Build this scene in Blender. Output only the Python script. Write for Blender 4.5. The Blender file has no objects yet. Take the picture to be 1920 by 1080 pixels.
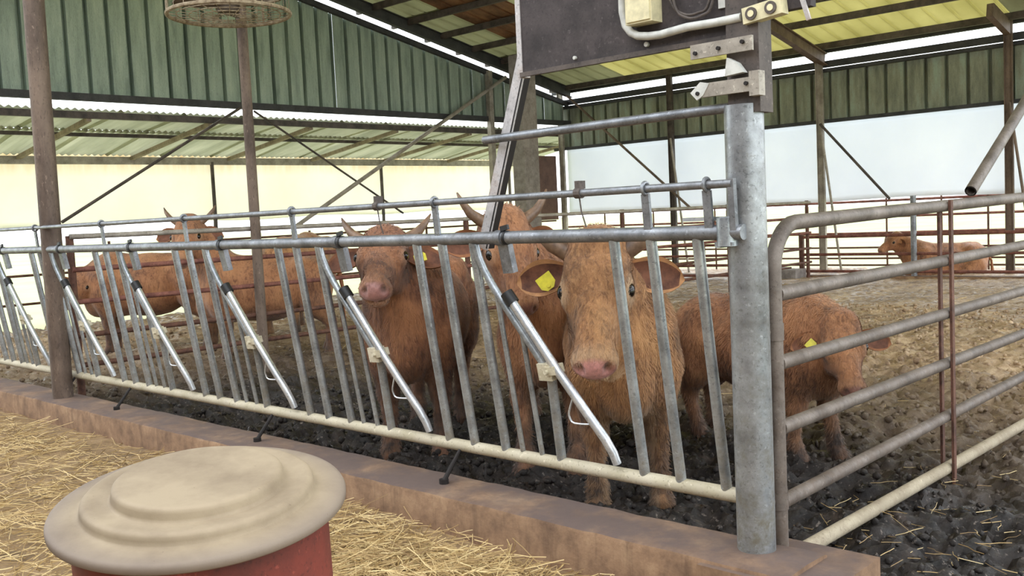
import bpy, math, random
import numpy as np
from mathutils import Vector, Matrix

random.seed(7)
rng = np.random.default_rng(7)
SC = bpy.context.scene
COL = SC.collection
PI = math.pi

# ------------------------------------------------------------------ camera
YAW, PITCH, ROLL = math.radians(133.429), math.radians(-4.280), math.radians(-2.749)
CAM = Vector((1.689, -2.973, 1.5))
fwd = Vector((math.cos(YAW) * math.cos(PITCH), math.sin(YAW) * math.cos(PITCH), math.sin(PITCH)))
r0 = Vector((math.sin(YAW), -math.cos(YAW), 0))
u0 = r0.cross(fwd)
rt = r0 * math.cos(ROLL) + u0 * math.sin(ROLL)
up = -r0 * math.sin(ROLL) + u0 * math.cos(ROLL)
cd = bpy.data.cameras.new('camera')
cam = bpy.data.objects.new('camera', cd)
COL.objects.link(cam)
m = Matrix((rt, up, -fwd)).transposed().to_4x4()
m.translation = CAM
cam.matrix_world = m
cd.sensor_width = 36.0
cd.lens = 34.39
cd.clip_end = 600
SC.camera = cam

# ------------------------------------------------------------------ world, sun, exposure
w = bpy.data.worlds.new('overcast_sky')
SC.world = w
w.use_nodes = True
bg = w.node_tree.nodes['Background']
bg.inputs['Color'].default_value = (0.90, 0.95, 1.0, 1)
bg.inputs['Strength'].default_value = 3.2
sd = bpy.data.lights.new('hazy_sun', 'SUN')
sd.energy = 0.35
sd.angle = math.radians(40)
sd.color = (1.0, 0.96, 0.88)
sun = bpy.data.objects.new('hazy_sun', sd)
COL.objects.link(sun)
sun.rotation_euler = Vector((-0.25, -0.42, 0.9)).normalized().to_track_quat('Z', 'Y').to_euler()
vs = SC.view_settings
vs.view_transform = 'Standard'
vs.look = 'None'
vs.gamma = 1.0
vs.use_curve_mapping = False
vs.exposure = 0.14


# ------------------------------------------------------------------ helpers
def srgb(r, g, b):
    def f(c):
        c /= 255.0
        return c / 12.92 if c <= 0.04045 else ((c + 0.055) / 1.055) ** 2.4
    return (f(r), f(g), f(b))


class NT:
    """small wrapper to write node trees in few lines"""
    def __init__(self, name):
        self.m = bpy.data.materials.new(name)
        self.m.use_nodes = True
        self.t = self.m.node_tree
        self.b = self.t.nodes['Principled BSDF']
        self.out = self.t.nodes['Material Output']

    def n(self, typ, **kw):
        nd = self.t.nodes.new(typ)
        for k, v in kw.items():
            setattr(nd, k, v)
        return nd

    def l(self, a, b):
        self.t.links.new(a, b)

    def coord(self, scale=(1, 1, 1), src='Object'):
        tc = self.n('ShaderNodeTexCoord')
        mp = self.n('ShaderNodeMapping')
        mp.inputs['Scale'].default_value = scale
        self.l(tc.outputs[src], mp.inputs['Vector'])
        return mp.outputs[0]

    def pos(self, scale=(1, 1, 1)):
        g = self.n('ShaderNodeNewGeometry')
        mp = self.n('ShaderNodeMapping')
        mp.inputs['Scale'].default_value = scale
        self.l(g.outputs['Position'], mp.inputs['Vector'])
        return mp.outputs[0]

    def noise(self, vec, scale, detail=6, rough=0.6, dist=0.0):
        nd = self.n('ShaderNodeTexNoise')
        nd.inputs['Scale'].default_value = scale
        nd.inputs['Detail'].default_value = detail
        nd.inputs['Roughness'].default_value = rough
        nd.inputs['Distortion'].default_value = dist
        self.l(vec, nd.inputs['Vector'])
        return nd.outputs['Fac']

    def ramp(self, fac, stops):
        nd = self.n('ShaderNodeValToRGB')
        el = nd.color_ramp.elements
        while len(el) < len(stops):
            el.new(0.5)
        for e, (p, c) in zip(el, stops):
            e.position = p
            e.color = (*c, 1) if len(c) == 3 else c
        self.l(fac, nd.inputs['Fac'])
        return nd.outputs['Color']

    def mix(self, fac, a, b, mode='MIX'):
        nd = self.n('ShaderNodeMix', data_type='RGBA', blend_type=mode)
        for sock, v in ((nd.inputs[0], fac), (nd.inputs[6], a), (nd.inputs[7], b)):
            if isinstance(v, (int, float)):
                sock.default_value = v
            elif isinstance(v, tuple):
                sock.default_value = (*v, 1) if len(v) == 3 else v
            else:
                self.l(v, sock)
        return nd.outputs[2]

    def mr(self, v, a, b, c=0.0, d=1.0):
        nd = self.n('ShaderNodeMapRange')
        for i, x in enumerate((a, b, c, d)):
            nd.inputs[1 + i].default_value = x
        self.l(v, nd.inputs[0])
        return nd.outputs[0]

    def mul(self, a, b, op='MULTIPLY'):
        nd = self.n('ShaderNodeMath', operation=op)
        for s, v in ((nd.inputs[0], a), (nd.inputs[1], b)):
            if isinstance(v, (int, float)):
                s.default_value = v
            else:
                self.l(v, s)
        return nd.outputs[0]

    def bump(self, h, strength=0.4, dist=0.01):
        nd = self.n('ShaderNodeBump')
        nd.inputs['Strength'].default_value = strength
        nd.inputs['Distance'].default_value = dist
        self.l(h, nd.inputs['Height'])
        self.l(nd.outputs[0], self.b.inputs['Normal'])

    def set(self, color=None, rough=None, metal=None):
        for k, v in (('Base Color', color), ('Roughness', rough), ('Metallic', metal)):
            if v is None:
                continue
            if isinstance(v, (int, float)):
                self.b.inputs[k].default_value = v
            elif isinstance(v, tuple):
                self.b.inputs[k].default_value = (*v, 1)
            else:
                self.l(v, self.b.inputs[k])
        return self


def mottled(name, c1, c2, scale=8, rough=0.7, metal=0.0, stretch=(1, 1, 1), bump=0.25, bdist=0.004, c3=None, world=True, speck=0.45):
    t = NT(name)
    v = t.pos(stretch) if world else t.coord(stretch)
    f = t.noise(v, scale, 8, 0.65)
    st = [(0.32, c1), (0.62, c2)] if c3 is None else [(0.28, c1), (0.5, c2), (0.72, c3)]
    c = t.ramp(f, st)
    if speck:
        k = t.mr(t.noise(v, 75, 3, 0.65), 0.56, 0.68)
        c = t.mix(t.mul(k, speck), c, tuple(x * .35 for x in c1))
        k = t.mr(t.noise(v, 52, 3, 0.65), 0.63, 0.70)
        c = t.mix(t.mul(k, speck * .7), c, tuple(min(1, x * 2.2 + .03) for x in c2))
    t.set(c, rough, metal)
    if bump:
        t.bump(t.noise(v, scale * 5, 6, 0.7), bump, bdist)
    return t.m


def translucent(name, c1, c2, scale=3, stretch=(1, 1, 1), fac=0.6, stain=None, stain_z=None):
    t = NT(name)
    v = t.pos(stretch)
    c = t.ramp(t.noise(v, scale, 6, 0.6), [(0.3, c1), (0.7, c2)])
    if stain is not None:
        g = t.n('ShaderNodeNewGeometry')
        sx = t.n('ShaderNodeSeparateXYZ')
        t.l(g.outputs['Position'], sx.inputs[0])
        k = t.mr(sx.outputs['Z'], stain_z[0], stain_z[1])
        nn = t.mr(t.noise(t.pos((3, 3, 0.6)), 2.5, 7, 0.65), 0.25, 0.75)
        c = t.mix(t.mul(k, nn), c, stain)
    d = t.n('ShaderNodeBsdfDiffuse')
    tr = t.n('ShaderNodeBsdfTranslucent')
    t.l(c, d.inputs['Color'])
    t.l(c, tr.inputs['Color'])
    ms = t.n('ShaderNodeMixShader')
    ms.inputs[0].default_value = fac
    t.l(d.outputs[0], ms.inputs[1])
    t.l(tr.outputs[0], ms.inputs[2])
    t.l(ms.outputs[0], t.out.inputs['Surface'])
    return t.m


def galv(name, c1, c2, dirt, zlo, zhi, dmax=0.9, metal=0.55, rough=0.42, scale=9):
    """galvanised steel with splashed dirt lying on its lower length"""
    t = NT(name)
    v = t.pos()
    c = t.ramp(t.noise(v, scale, 8, 0.7), [(0.3, c1), (0.68, c2)])
    sx = t.n('ShaderNodeSeparateXYZ')
    t.l(v, sx.inputs[0])
    k = t.mr(sx.outputs['Z'], zhi, zlo)
    n2 = t.mr(t.noise(v, 14, 8, 0.75), 0.34, 0.62)
    df = t.mul(t.mul(k, n2), dmax)
    n3 = t.mr(t.noise(v, 30, 5, 0.7), 0.58, 0.72)
    df = t.mul(df, t.mul(n3, 0.5), 'MAXIMUM')
    k = t.mr(t.noise(v, 80, 3, 0.65), 0.57, 0.68)
    c = t.mix(t.mul(k, .5), c, tuple(x * .4 for x in c1))
    k = t.mr(t.noise(v, 46, 3, 0.65), 0.62, 0.70)
    c = t.mix(t.mul(k, .5), c, tuple(min(1, x * 1.35) for x in c2))
    t.set(t.mix(df, c, dirt), t.mr(df, 0, 1, rough, 0.85), t.mr(df, 0, 1, metal, 0.0))
    t.bump(t.noise(v, 60, 6, 0.7), 0.25, 0.003)
    return t.m


def plain(name, c, rough=0.6, metal=0.0):
    t = NT(name)
    f = t.noise(t.pos(), 25, 5, 0.6)
    c2 = tuple(x * 0.72 for x in c)
    t.set(t.ramp(f, [(0.35, c2), (0.65, c)]), rough, metal)
    return t.m


def smooth_pts(pts, n=5):
    pts = [Vector(p) for p in pts]
    q_ = [pts[0]] + pts + [pts[-1]]
    out = []
    for i in range(len(pts) - 1):
        a, b, c, d = q_[i:i + 4]
        for k in range(n):
            t = k / n
            out.append(.5 * ((2 * b) + (c - a) * t + (2 * a - 5 * b + 4 * c - d) * t * t + (3 * b - a - 3 * c + d) * t ** 3))
    return out + [pts[-1]]


class MB:
    def __init__(self):
        self.v, self.f = [], []

    def add(self, vs_, fs_):
        o = len(self.v)
        self.v += [tuple(p) for p in vs_]
        self.f += [tuple(i + o for i in f) for f in fs_]
        return self

    def box(self, x0, x1, y0, y1, z0, z1, M=None):
        vs_ = [Vector((x, y, z)) for x in (x0, x1) for y in (y0, y1) for z in (z0, z1)]
        if M is not None:
            vs_ = [M @ p for p in vs_]
        return self.add(vs_, [(0, 1, 3, 2), (4, 6, 7, 5), (0, 4, 5, 1), (2, 3, 7, 6), (0, 2, 6, 4), (1, 5, 7, 3)])

    def bar(self, a, b, wd, dp, side=None):
        """box bar from a to b, width wd along side, depth dp"""
        a, b = Vector(a), Vector(b)
        t = (b - a).normalized()
        s = Vector(side) if side is not None else Vector((0, 0, 1))
        s = (s - t * s.dot(t))
        if s.length < 1e-4:
            s = t.orthogonal()
        s.normalize()
        n = t.cross(s)
        vs_ = []
        for p in (a, b):
            for i, j in ((-1, -1), (1, -1), (1, 1), (-1, 1)):
                vs_.append(p + s * (i * wd / 2) + n * (j * dp / 2))
        return self.add(vs_, [(3, 2, 1, 0), (4, 5, 6, 7)] + [(i, (i + 1) % 4, 4 + (i + 1) % 4, 4 + i) for i in range(4)])

    def tube(self, pts, r, seg=12, cap=True, closed=False):
        pts = [Vector(p) for p in pts]
        n = len(pts)
        rs = r if isinstance(r, (list, tuple)) else [r] * n
        vs_, fs_ = [], []
        ref = None
        for i, p in enumerate(pts):
            if closed:
                t = pts[(i + 1) % n] - pts[i - 1]
            else:
                t = pts[min(i + 1, n - 1)] - pts[max(i - 1, 0)]
            t.normalize()
            if ref is None:
                ref = t.orthogonal().normalized()
            ref = (ref - t * ref.dot(t)).normalized()
            bi = t.cross(ref)
            for k in range(seg):
                a = 2 * PI * k / seg
                vs_.append(p + (ref * math.cos(a) + bi * math.sin(a)) * rs[i])
        for i in range(n if closed else n - 1):
            j = (i + 1) % n
            for k in range(seg):
                k2 = (k + 1) % seg
                fs_.append((i * seg + k, i * seg + k2, j * seg + k2, j * seg + k))
        if cap and not closed:
            fs_.append(tuple(range(seg - 1, -1, -1)))
            fs_.append(tuple((n - 1) * seg + k for k in range(seg)))
        return self.add(vs_, fs_)

    def lathe(self, prof, seg=48, c=(0, 0, 0), M=None):
        vs_, fs_ = [], []
        c = Vector(c)
        n = len(prof)
        for k in range(seg):
            a = 2 * PI * k / seg
            for (r, z) in prof:
                p = Vector((r * math.cos(a), r * math.sin(a), z))
                vs_.append((M @ p if M is not None else p) + c)
        for k in range(seg):
            k2 = (k + 1) % seg
            for i in range(n - 1):
                fs_.append((k * n + i, k2 * n + i, k2 * n + i + 1, k * n + i + 1))
        return self.add(vs_, fs_)

    def ball(self, c, r, su=12, sv=8, M=None):
        c = Vector(c)
        r = r if isinstance(r, (tuple, list)) else (r, r, r)
        prof = []
        vs_, fs_ = [], []
        for j in range(sv + 1):
            th = PI * j / sv
            for k in range(su):
                a = 2 * PI * k / su
                p = Vector((r[0] * math.sin(th) * math.cos(a), r[1] * math.sin(th) * math.sin(a), r[2] * math.cos(th)))
                vs_.append((M @ p if M is not None else p) + c)
        for j in range(sv):
            for k in range(su):
                k2 = (k + 1) % su
                fs_.append((j * su + k, (j + 1) * su + k, (j + 1) * su + k2, j * su + k2))
        return self.add(vs_, fs_)

    def build(self, name, mat, parent=None, smooth=True, angle=40, base=None):
        """vertices are in world space (or in the parent's own space when base is 'local')"""
        off = Vector((0, 0, 0))
        loc = Vector((0, 0, 0))
        if base == 'local':
            pass
        elif parent is not None:
            off = abs_loc(parent)
        elif base is not None:
            off = loc = Vector(base)
        me = bpy.data.meshes.new(name)
        me.from_pydata([(p[0] - off[0], p[1] - off[1], p[2] - off[2]) for p in self.v], [], self.f)
        me.validate()
        o = bpy.data.objects.new(name, me)
        COL.objects.link(o)
        if mat is not None:
            me.materials.append(mat)
        o.parent = parent
        o.location = loc
        if smooth:
            me.shade_smooth()
            me.set_sharp_from_angle(angle=math.radians(angle))
        return o


def abs_loc(o):
    p = Vector((0, 0, 0))
    while o is not None:
        p += o.location
        o = o.parent
    return p


def tag(o, label=None, cat=None, group=None, kind=None):
    for k, v in (('label', label), ('category', cat), ('group', group), ('kind', kind)):
        if v:
            o[k] = v
    return o


def thing(name, label, cat, loc=(0, 0, 0), group=None, rz=0.0):
    o = bpy.data.objects.new(name, None)
    o.empty_display_size = 0.2
    COL.objects.link(o)
    o.location = loc
    o.rotation_euler = (0, 0, rz)
    return tag(o, label, cat, group)


def struct(name, mb, mat, label=None, parent=None, smooth=False, base=None):
    o = mb.build(name, mat, parent, smooth=smooth, base=base)
    if parent is None:
        o['kind'] = 'structure'
        if label:
            o['label'] = label
    return o


# ------------------------------------------------------------------ value noise (numpy)
_perm = rng.permutation(256)
_val = rng.random(256)


def vnoise(p):
    i = np.floor(p).astype(int)
    f = p - i
    f = f * f * (3 - 2 * f)
    d = p.shape[1]

    def h(ix):
        k = _perm[ix[:, 0] & 255]
        for a in range(1, d):
            k = _perm[(k + ix[:, a]) & 255]
        return _val[k]
    out = np.zeros(len(p))
    for c in range(2 ** d):
        o = np.array([(c >> a) & 1 for a in range(d)])
        wgt = np.ones(len(p))
        for a in range(d):
            wgt *= f[:, a] if o[a] else 1 - f[:, a]
        out += wgt * h(i + o)
    return out


def fbm(p, octv=4, gain=0.5):
    s, a, t = 0, 1.0, 0
    for k in range(octv):
        s = s + a * vnoise(p * 2 ** k + 17.3 * k)
        t += a
        a *= gain
    return s / t


# ------------------------------------------------------------------ materials
M = {}
M['galv'] = galv('galvanised_steel', srgb(116, 122, 128), srgb(188, 194, 199), srgb(132, 120, 96), 0.35, 1.15, 0.9, 0.75, 0.38)
M['galv_top'] = galv('galvanised_rail', srgb(100, 104, 110), srgb(164, 168, 174), srgb(98, 90, 80), 0.2, 3.0, 0.6, 0.75, 0.36)
M['rail_dirty'] = galv('manure_stained_rail', srgb(170, 160, 132), srgb(220, 212, 190), srgb(92, 72, 52), -1, 1.0, 1.0, 0.1, 0.7, 7)
M['bright'] = galv('bright_zinc', srgb(172, 180, 190), srgb(232, 236, 240), srgb(150, 140, 120), 0.3, 0.9, 0.5, 0.75, 0.28)
M['post'] = galv('galvanised_post', srgb(96, 98, 102), srgb(178, 182, 186), srgb(96, 88, 68), 0.1, 2.0, 1.0, 0.8, 0.36, 6)
M['gate'] = galv('weathered_gate_pipe', srgb(78, 70, 64), srgb(138, 128, 120), srgb(92, 72, 54), -0.2, 1.9, 0.7, 0.3, 0.55, 6)
M['gate_low'] = galv('pale_dirty_pipe', srgb(150, 138, 116), srgb(206, 194, 168), srgb(96, 76, 56), -0.2, 1.4, 0.8, 0.1, 0.7, 7)
M['rust'] = mottled('rusty_pipe', srgb(66, 42, 34), srgb(112, 76, 60), 14, 0.75, 0.1)
M['rust_red'] = mottled('red_brown_rusty_pipe', srgb(84, 46, 40), srgb(142, 92, 78), 10, 0.75, 0.1)
M['steel_dark'] = mottled('dark_painted_steel', srgb(56, 50, 48), srgb(96, 86, 80), 6, 0.65, 0.2)
M['steel_brown'] = mottled('brown_weathered_steel', srgb(78, 64, 56), srgb(126, 108, 94), 5, 0.65, 0.2, (1, 1, 0.4))
M['steel_pale'] = mottled('pale_weathered_steel', srgb(126, 118, 108), srgb(176, 168, 156), 5, 0.6, 0.25)
M['strut'] = mottled('pale_grey_flat_steel', srgb(140, 136, 136), srgb(188, 184, 184), 7, 0.55, 0.2, c3=srgb(150, 124, 104))
M['black'] = plain('black_rubber', srgb(22, 22, 24), 0.5)
M['iron'] = plain('black_iron', srgb(36, 30, 28), 0.7, 0.2)
M['beam'] = mottled('dark_girt_steel', srgb(40, 42, 46), srgb(66, 66, 68), 5, 0.7)
M['green'] = mottled('green_cladding', srgb(104, 120, 110), srgb(146, 162, 148), 2.6, 0.55, 0.0, (2.2, 2.2, 0.3), 0.15, 0.002, c3=srgb(172, 186, 170))
M['green_back'] = mottled('olive_green_cladding', srgb(96, 100, 88), srgb(136, 140, 122), 3, 0.6, 0.0, (2.2, 2.2, 0.4), 0.15, 0.002, c3=srgb(152, 170, 154))
M['roof_yellow'] = translucent('yellow_translucent_sheet', srgb(192, 187, 140), srgb(214, 209, 164), 1.2, (1, 0.4, 1), 0.62)
M['roof_green'] = translucent('olive_translucent_sheet', srgb(150, 150, 126), srgb(186, 186, 158), 1.2, (1, 0.4, 1), 0.5)
M['roof_brown'] = mottled('brown_roof_sheet', srgb(88, 58, 42), srgb(150, 108, 80), 3, 0.7, 0, (1, 0.5, 1))
M['lean_sheet'] = translucent('pale_corrugated_sheet', srgb(196, 198, 182), srgb(226, 226, 212), 1.5, (0.4, 2.5, 1), 0.45)
M['cream'] = translucent('cream_curtain_fabric', srgb(250, 246, 232), srgb(254, 252, 244), 0.7, (1, 1, 1), 0.55, srgb(222, 188, 120), (2.5, 2.95))
M['white'] = translucent('white_curtain_fabric', srgb(240, 243, 249), srgb(248, 250, 254), 0.8, (1, 1, 1), 0.52)
M['board'] = mottled('dark_stained_board', srgb(38, 32, 32), srgb(66, 58, 58), 9, 0.75, 0, (1, 1, 1), 0.3, 0.003)
M['cream_plastic'] = plain('cream_plastic', srgb(226, 216, 176), 0.45)
M['white_plastic'] = plain('white_grey_plastic', srgb(206, 206, 200), 0.45)
M['timber'] = mottled('weathered_timber', srgb(118, 104, 88), srgb(160, 146, 126), 7, 0.8, 0, (1, 1, 0.15))
M['concrete_col'] = mottled('grey_concrete_column', srgb(116, 108, 104), srgb(158, 150, 144), 6, 0.85)
M['brown_ply'] = mottled('brown_plywood', srgb(84, 62, 54), srgb(110, 84, 72), 6, 0.8)
M['cage'] = mottled('rusty_cream_wire', srgb(112, 92, 72), srgb(182, 166, 140), 20, 0.7, 0.1)
M['blade'] = mottled('dusty_fan_blade', srgb(62, 50, 40), srgb(112, 96, 80), 9, 0.7)
M['horn'] = mottled('horn', srgb(84, 64, 52), srgb(142, 114, 90), 14, 0.45, bump=0.1, world=False, speck=0.2)
M['eye'] = NT('cow_eye').set(srgb(16, 11, 9), 0.12).m
M['tag'] = plain('yellow_ear_tag', srgb(228, 216, 62), 0.4)
M['twine'] = plain('white_twine', srgb(222, 216, 208), 0.7)


def kerb_mat():
    t = NT('stained_concrete')
    v = t.pos()
    c = t.ramp(t.noise(v, 5, 9, 0.7), [(0.3, srgb(92, 70, 54)), (0.52, srgb(142, 112, 86)), (0.72, srgb(176, 146, 114))])
    st = t.mr(t.noise(t.pos((9, 9, 0.8)), 1.6, 6, 0.7), 0.52, 0.7)
    c = t.mix(t.mul(st, 0.5), c, srgb(78, 58, 44))
    g = t.n('ShaderNodeNewGeometry')
    sx = t.n('ShaderNodeSeparateXYZ')
    t.l(g.outputs['Normal'], sx.inputs[0])
    topk = t.mul(t.mr(sx.outputs['Z'], 0.55, 0.9), t.mr(t.noise(v, 3.2, 6, 0.65), 0.34, 0.56, 0.25, 0.9))
    c = t.mix(topk, c, srgb(92, 78, 74))
    t.set(c, 0.88)
    t.bump(t.noise(v, 40, 8, 0.75), 0.5, 0.006)
    return t.m


def mud_mat():
    t = NT('trodden_mud')
    v = t.pos()
    n1 = t.noise(v, 9, 9, 0.7)
    dark = t.ramp(n1, [(0.36, srgb(22, 18, 16)), (0.56, srgb(44, 36, 31)), (0.76, srgb(92, 78, 68))])
    tan = t.ramp(t.noise(v, 7, 9, 0.75), [(0.33, srgb(112, 88, 68)), (0.5, srgb(172, 144, 112)), (0.66, srgb(214, 188, 154))])
    sx = t.n('ShaderNodeSeparateXYZ')
    t.l(v, sx.inputs[0])
    k = t.mr(sx.outputs['Y'], 1.4, 4.8)
    k2 = t.mr(sx.outputs['X'], -5.0, -9.5)
    k = t.mul(k, k2, 'MAXIMUM')
    k = t.mul(k, t.mr(t.noise(v, 1.4, 5, 0.6), 0.2, 0.6, 0.55, 1.0))
    glint = t.mr(t.noise(v, 48, 4, 0.6), 0.61, 0.69)  # wet glints of the mud, painted in as pale specks
    dark = t.mix(t.mul(glint, 0.7), dark, srgb(150, 138, 128))
    t.set(t.mix(k, dark, tan), t.mr(t.noise(v, 16, 6, 0.7), 0.35, 0.62, 0.16, 0.85))
    t.bump(t.noise(v, 38, 8, 0.75), 0.7, 0.016)
    return t.m


def alley_mat():
    t = NT('alley_floor_with_chaff')
    v = t.pos()
    c = t.ramp(t.noise(v, 4, 9, 0.75), [(0.3, srgb(104, 84, 60)), (0.52, srgb(146, 120, 86)), (0.74, srgb(182, 154, 114))])
    f = t.noise(t.pos((1, 4, 1)), 30, 5, 0.7)
    c = t.mix(t.mr(f, 0.4, 0.66, 0, 0.55), c, srgb(112, 90, 62))
    t.set(c, 0.9)
    t.bump(t.noise(v, 60, 8, 0.75), 0.6, 0.008)
    return t.m


def straw_mat():
    t = NT('straw')
    oi = t.n('ShaderNodeAttribute')
    oi.attribute_name = 'tone'
    c = t.ramp(oi.outputs['Fac'], [(0.0, srgb(124, 96, 56)), (0.5, srgb(178, 148, 94)), (1.0, srgb(224, 200, 146))])
    t.set(c, 0.6)
    return t.m


def lid_mat():
    t = NT('dusty_steel_lid')
    v = t.coord()
    c = t.ramp(t.noise(v, 5, 8, 0.65), [(0.3, srgb(122, 106, 86)), (0.6, srgb(154, 138, 114))])
    g = t.n('ShaderNodeTexCoord')
    sx = t.n('ShaderNodeVectorMath', operation='LENGTH')
    t.l(g.outputs['Object'], sx.inputs[0])
    rim = t.mr(sx.outputs['Value'], 0.225, 0.30)
    c = t.mix(t.mul(rim, 0.85), c, srgb(106, 94, 90))
    sp = t.mr(t.noise(v, 70, 4, 0.7), 0.68, 0.74)
    c = t.mix(t.mul(sp, 0.6), c, srgb(92, 72, 58))
    t.set(c, 0.72, 0.1)
    t.bump(t.noise(v, 90, 6, 0.7), 0.25, 0.002)
    return t.m


M['kerb'] = kerb_mat()
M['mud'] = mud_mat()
M['alley'] = alley_mat()
M['straw'] = straw_mat()
M['lid'] = lid_mat()
M['drum'] = mottled('red_brown_drum_paint', srgb(70, 30, 24), srgb(118, 48, 36), 5, 0.6, 0.1)
M['field'] = mottled('pale_field', srgb(150, 156, 108), srgb(176, 180, 132), 0.2, 0.95, bump=0, speck=0)


def coat_mat(name, dark, mid, light, nose, pale, mud_shade=srgb(58, 44, 36)):
    t = NT(name)
    v = t.coord((1, 1, 1))
    vs_ = t.coord((1, 1, 0.28))
    n1 = t.noise(v, 3.2, 5, 0.55)
    n2 = t.noise(vs_, 42, 6, 0.7, 1.2)
    c = t.ramp(n1, [(0.34, dark), (0.48, mid), (0.66, light)])
    n0 = t.noise(vs_, 11, 5, 0.65, 0.8)
    c = t.mix(t.mr(n0, 0.50, 0.34, 0, 0.42), c, tuple(x * .55 for x in dark))
    c = t.mix(t.mr(n2, 0.42, 0.66, 0.0, 0.6), c, light)
    c = t.mix(t.mr(n2, 0.48, 0.32, 0.0, 0.65), c, tuple(x * .8 for x in dark))
    a = t.n('ShaderNodeAttribute')
    a.attribute_name = 'zones'
    sp = t.n('ShaderNodeSeparateColor')
    t.l(a.outputs['Color'], sp.inputs[0])
    c = t.mix(sp.outputs[1], c, pale)
    nn = t.ramp(t.noise(v, 60, 5, 0.6), [(0.35, tuple(x * 0.72 for x in nose)), (0.62, nose)])
    c = t.mix(sp.outputs[0], c, nn)
    mk = t.mul(sp.outputs[2], t.mr(t.noise(v, 9, 7, 0.7), 0.3, 0.62, 0.35, 1.0))
    c = t.mix(mk, c, mud_shade)
    t.set(c, t.mr(sp.outputs[0], 0, 1, 0.72, 0.36))
    t.b.inputs['Sheen Weight'].default_value = 0.25
    t.b.inputs['Sheen Roughness'].default_value = 0.5
    t.bump(n2, 0.55, 0.012)
    return t.m


M['coat_tan'] = coat_mat('tan_coat', srgb(112, 74, 44), srgb(166, 116, 72), srgb(204, 154, 102), srgb(204, 142, 134), srgb(222, 190, 152))
M['coat_red'] = coat_mat('red_brown_coat', srgb(78, 48, 34), srgb(134, 86, 58), srgb(180, 124, 82), srgb(158, 110, 102), srgb(172, 130, 100))
M['coat_rust'] = coat_mat('rust_brown_coat', srgb(92, 56, 36), srgb(150, 98, 62), srgb(186, 132, 88), srgb(142, 98, 84), srgb(180, 138, 104))
for k_, s_ in (('ear_tan', (196, 144, 98)), ('ear_red', (142, 92, 62)), ('ear_rust', (160, 106, 70))):
    M[k_] = mottled('fur_' + k_, srgb(*[int(x * 0.78) for x in s_]), srgb(*s_), 18, 0.8, bump=0.4, bdist=0.004, world=False, speck=0)
M['ear_in'] = mottled('inner_ear_skin', srgb(76, 46, 34), srgb(126, 82, 60), 16, 0.8, bump=0.2, world=False, speck=0)

# ================================================================== THE SETTING
# outside field
struct('field', MB().box(-220, 60, -60, 220, -0.4, -0.06), M['field'], 'pale overexposed meadow beyond the barn')


def alley_h(p):
    x, y = p[:, 0], p[:, 1]
    bank = 0.055 * np.exp(-((x + 2.9) / 1.5) ** 2) * np.exp(-((y + .19) / .45) ** 2) + 0.02 * (x < -4.6)
    return 0.115 + bank + 0.03 * (fbm(p * 2.2, 4) - .5) + .012 * (fbm(p * 14, 3) - .5)


ax_ = np.concatenate([np.arange(-10, -8, .2), np.arange(-8, 1.6, .045), np.arange(1.6, 5, .2)])
ay_ = np.concatenate([np.arange(-9, -3, .3), np.arange(-3, -.14, .04)])
AX, AY = np.meshgrid(ax_, ay_, indexing='ij')
AP = np.stack([AX.ravel(), AY.ravel()], 1)
ia = np.arange(len(AP)).reshape(AX.shape)
aq = np.stack([ia[:-1, :-1], ia[1:, :-1], ia[1:, 1:], ia[:-1, 1:]], -1).reshape(-1, 4)
mb = MB()
mb.v = [tuple(t) for t in np.column_stack([AP, alley_h(AP)])]
mb.f = [tuple(t) for t in aq]
struct('floor', mb, M['alley'], 'chaff covered floor of the feed alley', smooth=True)

# concrete kerb under the feed barrier (slightly uneven, rounded edge)
def uneven_block(x0, x1, y0, y1, z0, z1, nx, r=0.018, amp=0.006, end_slope=0.0):
    prof = [(y0, z0), (y0, z0 + (z1 - z0) * .5), (y0, z1 - r), (y0 + r * .3, z1 - r * .3), (y0 + r, z1), ((y0 + y1) / 2, z1 + .003),
            (y1 - r, z1), (y1 - r * .3, z1 - r * .3), (y1, z1 - r), (y1, z0)]
    xs = np.linspace(x0, x1, nx)
    P = np.array([(x, y, z) for x in xs for (y, z) in prof])
    n = fbm(P * 7, 4) - 0.5
    P[:, 1] += n * amp * 2
    P[:, 2] += (fbm(P * 9 + 5, 4) - 0.5) * amp * 2
    k = len(prof)
    fs_ = [(i * k + j, i * k + j + 1, (i + 1) * k + j + 1, (i + 1) * k + j) for i in range(nx - 1) for j in range(k - 1)]
    fs_ += [tuple(range(k)), tuple((nx - 1) * k + j for j in range(k - 1, -1, -1))]
    fs_ = [f[::-1] for f in fs_]
    b = MB()
    b.add([tuple(p) for p in P], fs_)
    return b


struct('trim_1', uneven_block(-10.0, 0.20, -0.19, 0.10, 0.0, 0.30, 340), M['kerb'], 'long stained concrete kerb below the feed barrier', smooth=True)
struct('trim_2', uneven_block(-12.4, 3.4, 12.42, 12.62, 0.05, 0.24, 120), M['kerb'], 'low concrete kerb along the far side of the pen', smooth=True)
pad = MB()
pad.box(-0.12, 0.34, -0.215, 0.20, 0.0, 0.285)
struct('trim_3', pad, M['kerb'], 'concrete pad at the end of the kerb under the big post', smooth=False)

# ---- pen ground
def spaced(lo, hi, segs):
    out = []
    for a, b, st in segs:
        out.append(np.arange(a, b, st))
    return np.unique(np.round(np.concatenate(out + [[hi]]), 4))


gx = spaced(-12.6, 5, [(-12.6, -7, .12), (-7, -3.5, .05), (-3.5, 3, .026), (3, 5, .08)])
gy = spaced(-0.6, 14.6, [(-0.6, 3.4, .026), (3.4, 6.5, .05), (6.5, 14.6, .12)])
GX, GY = np.meshgrid(gx, gy, indexing='ij')
P2 = np.stack([GX.ravel(), GY.ravel()], 1)


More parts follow.
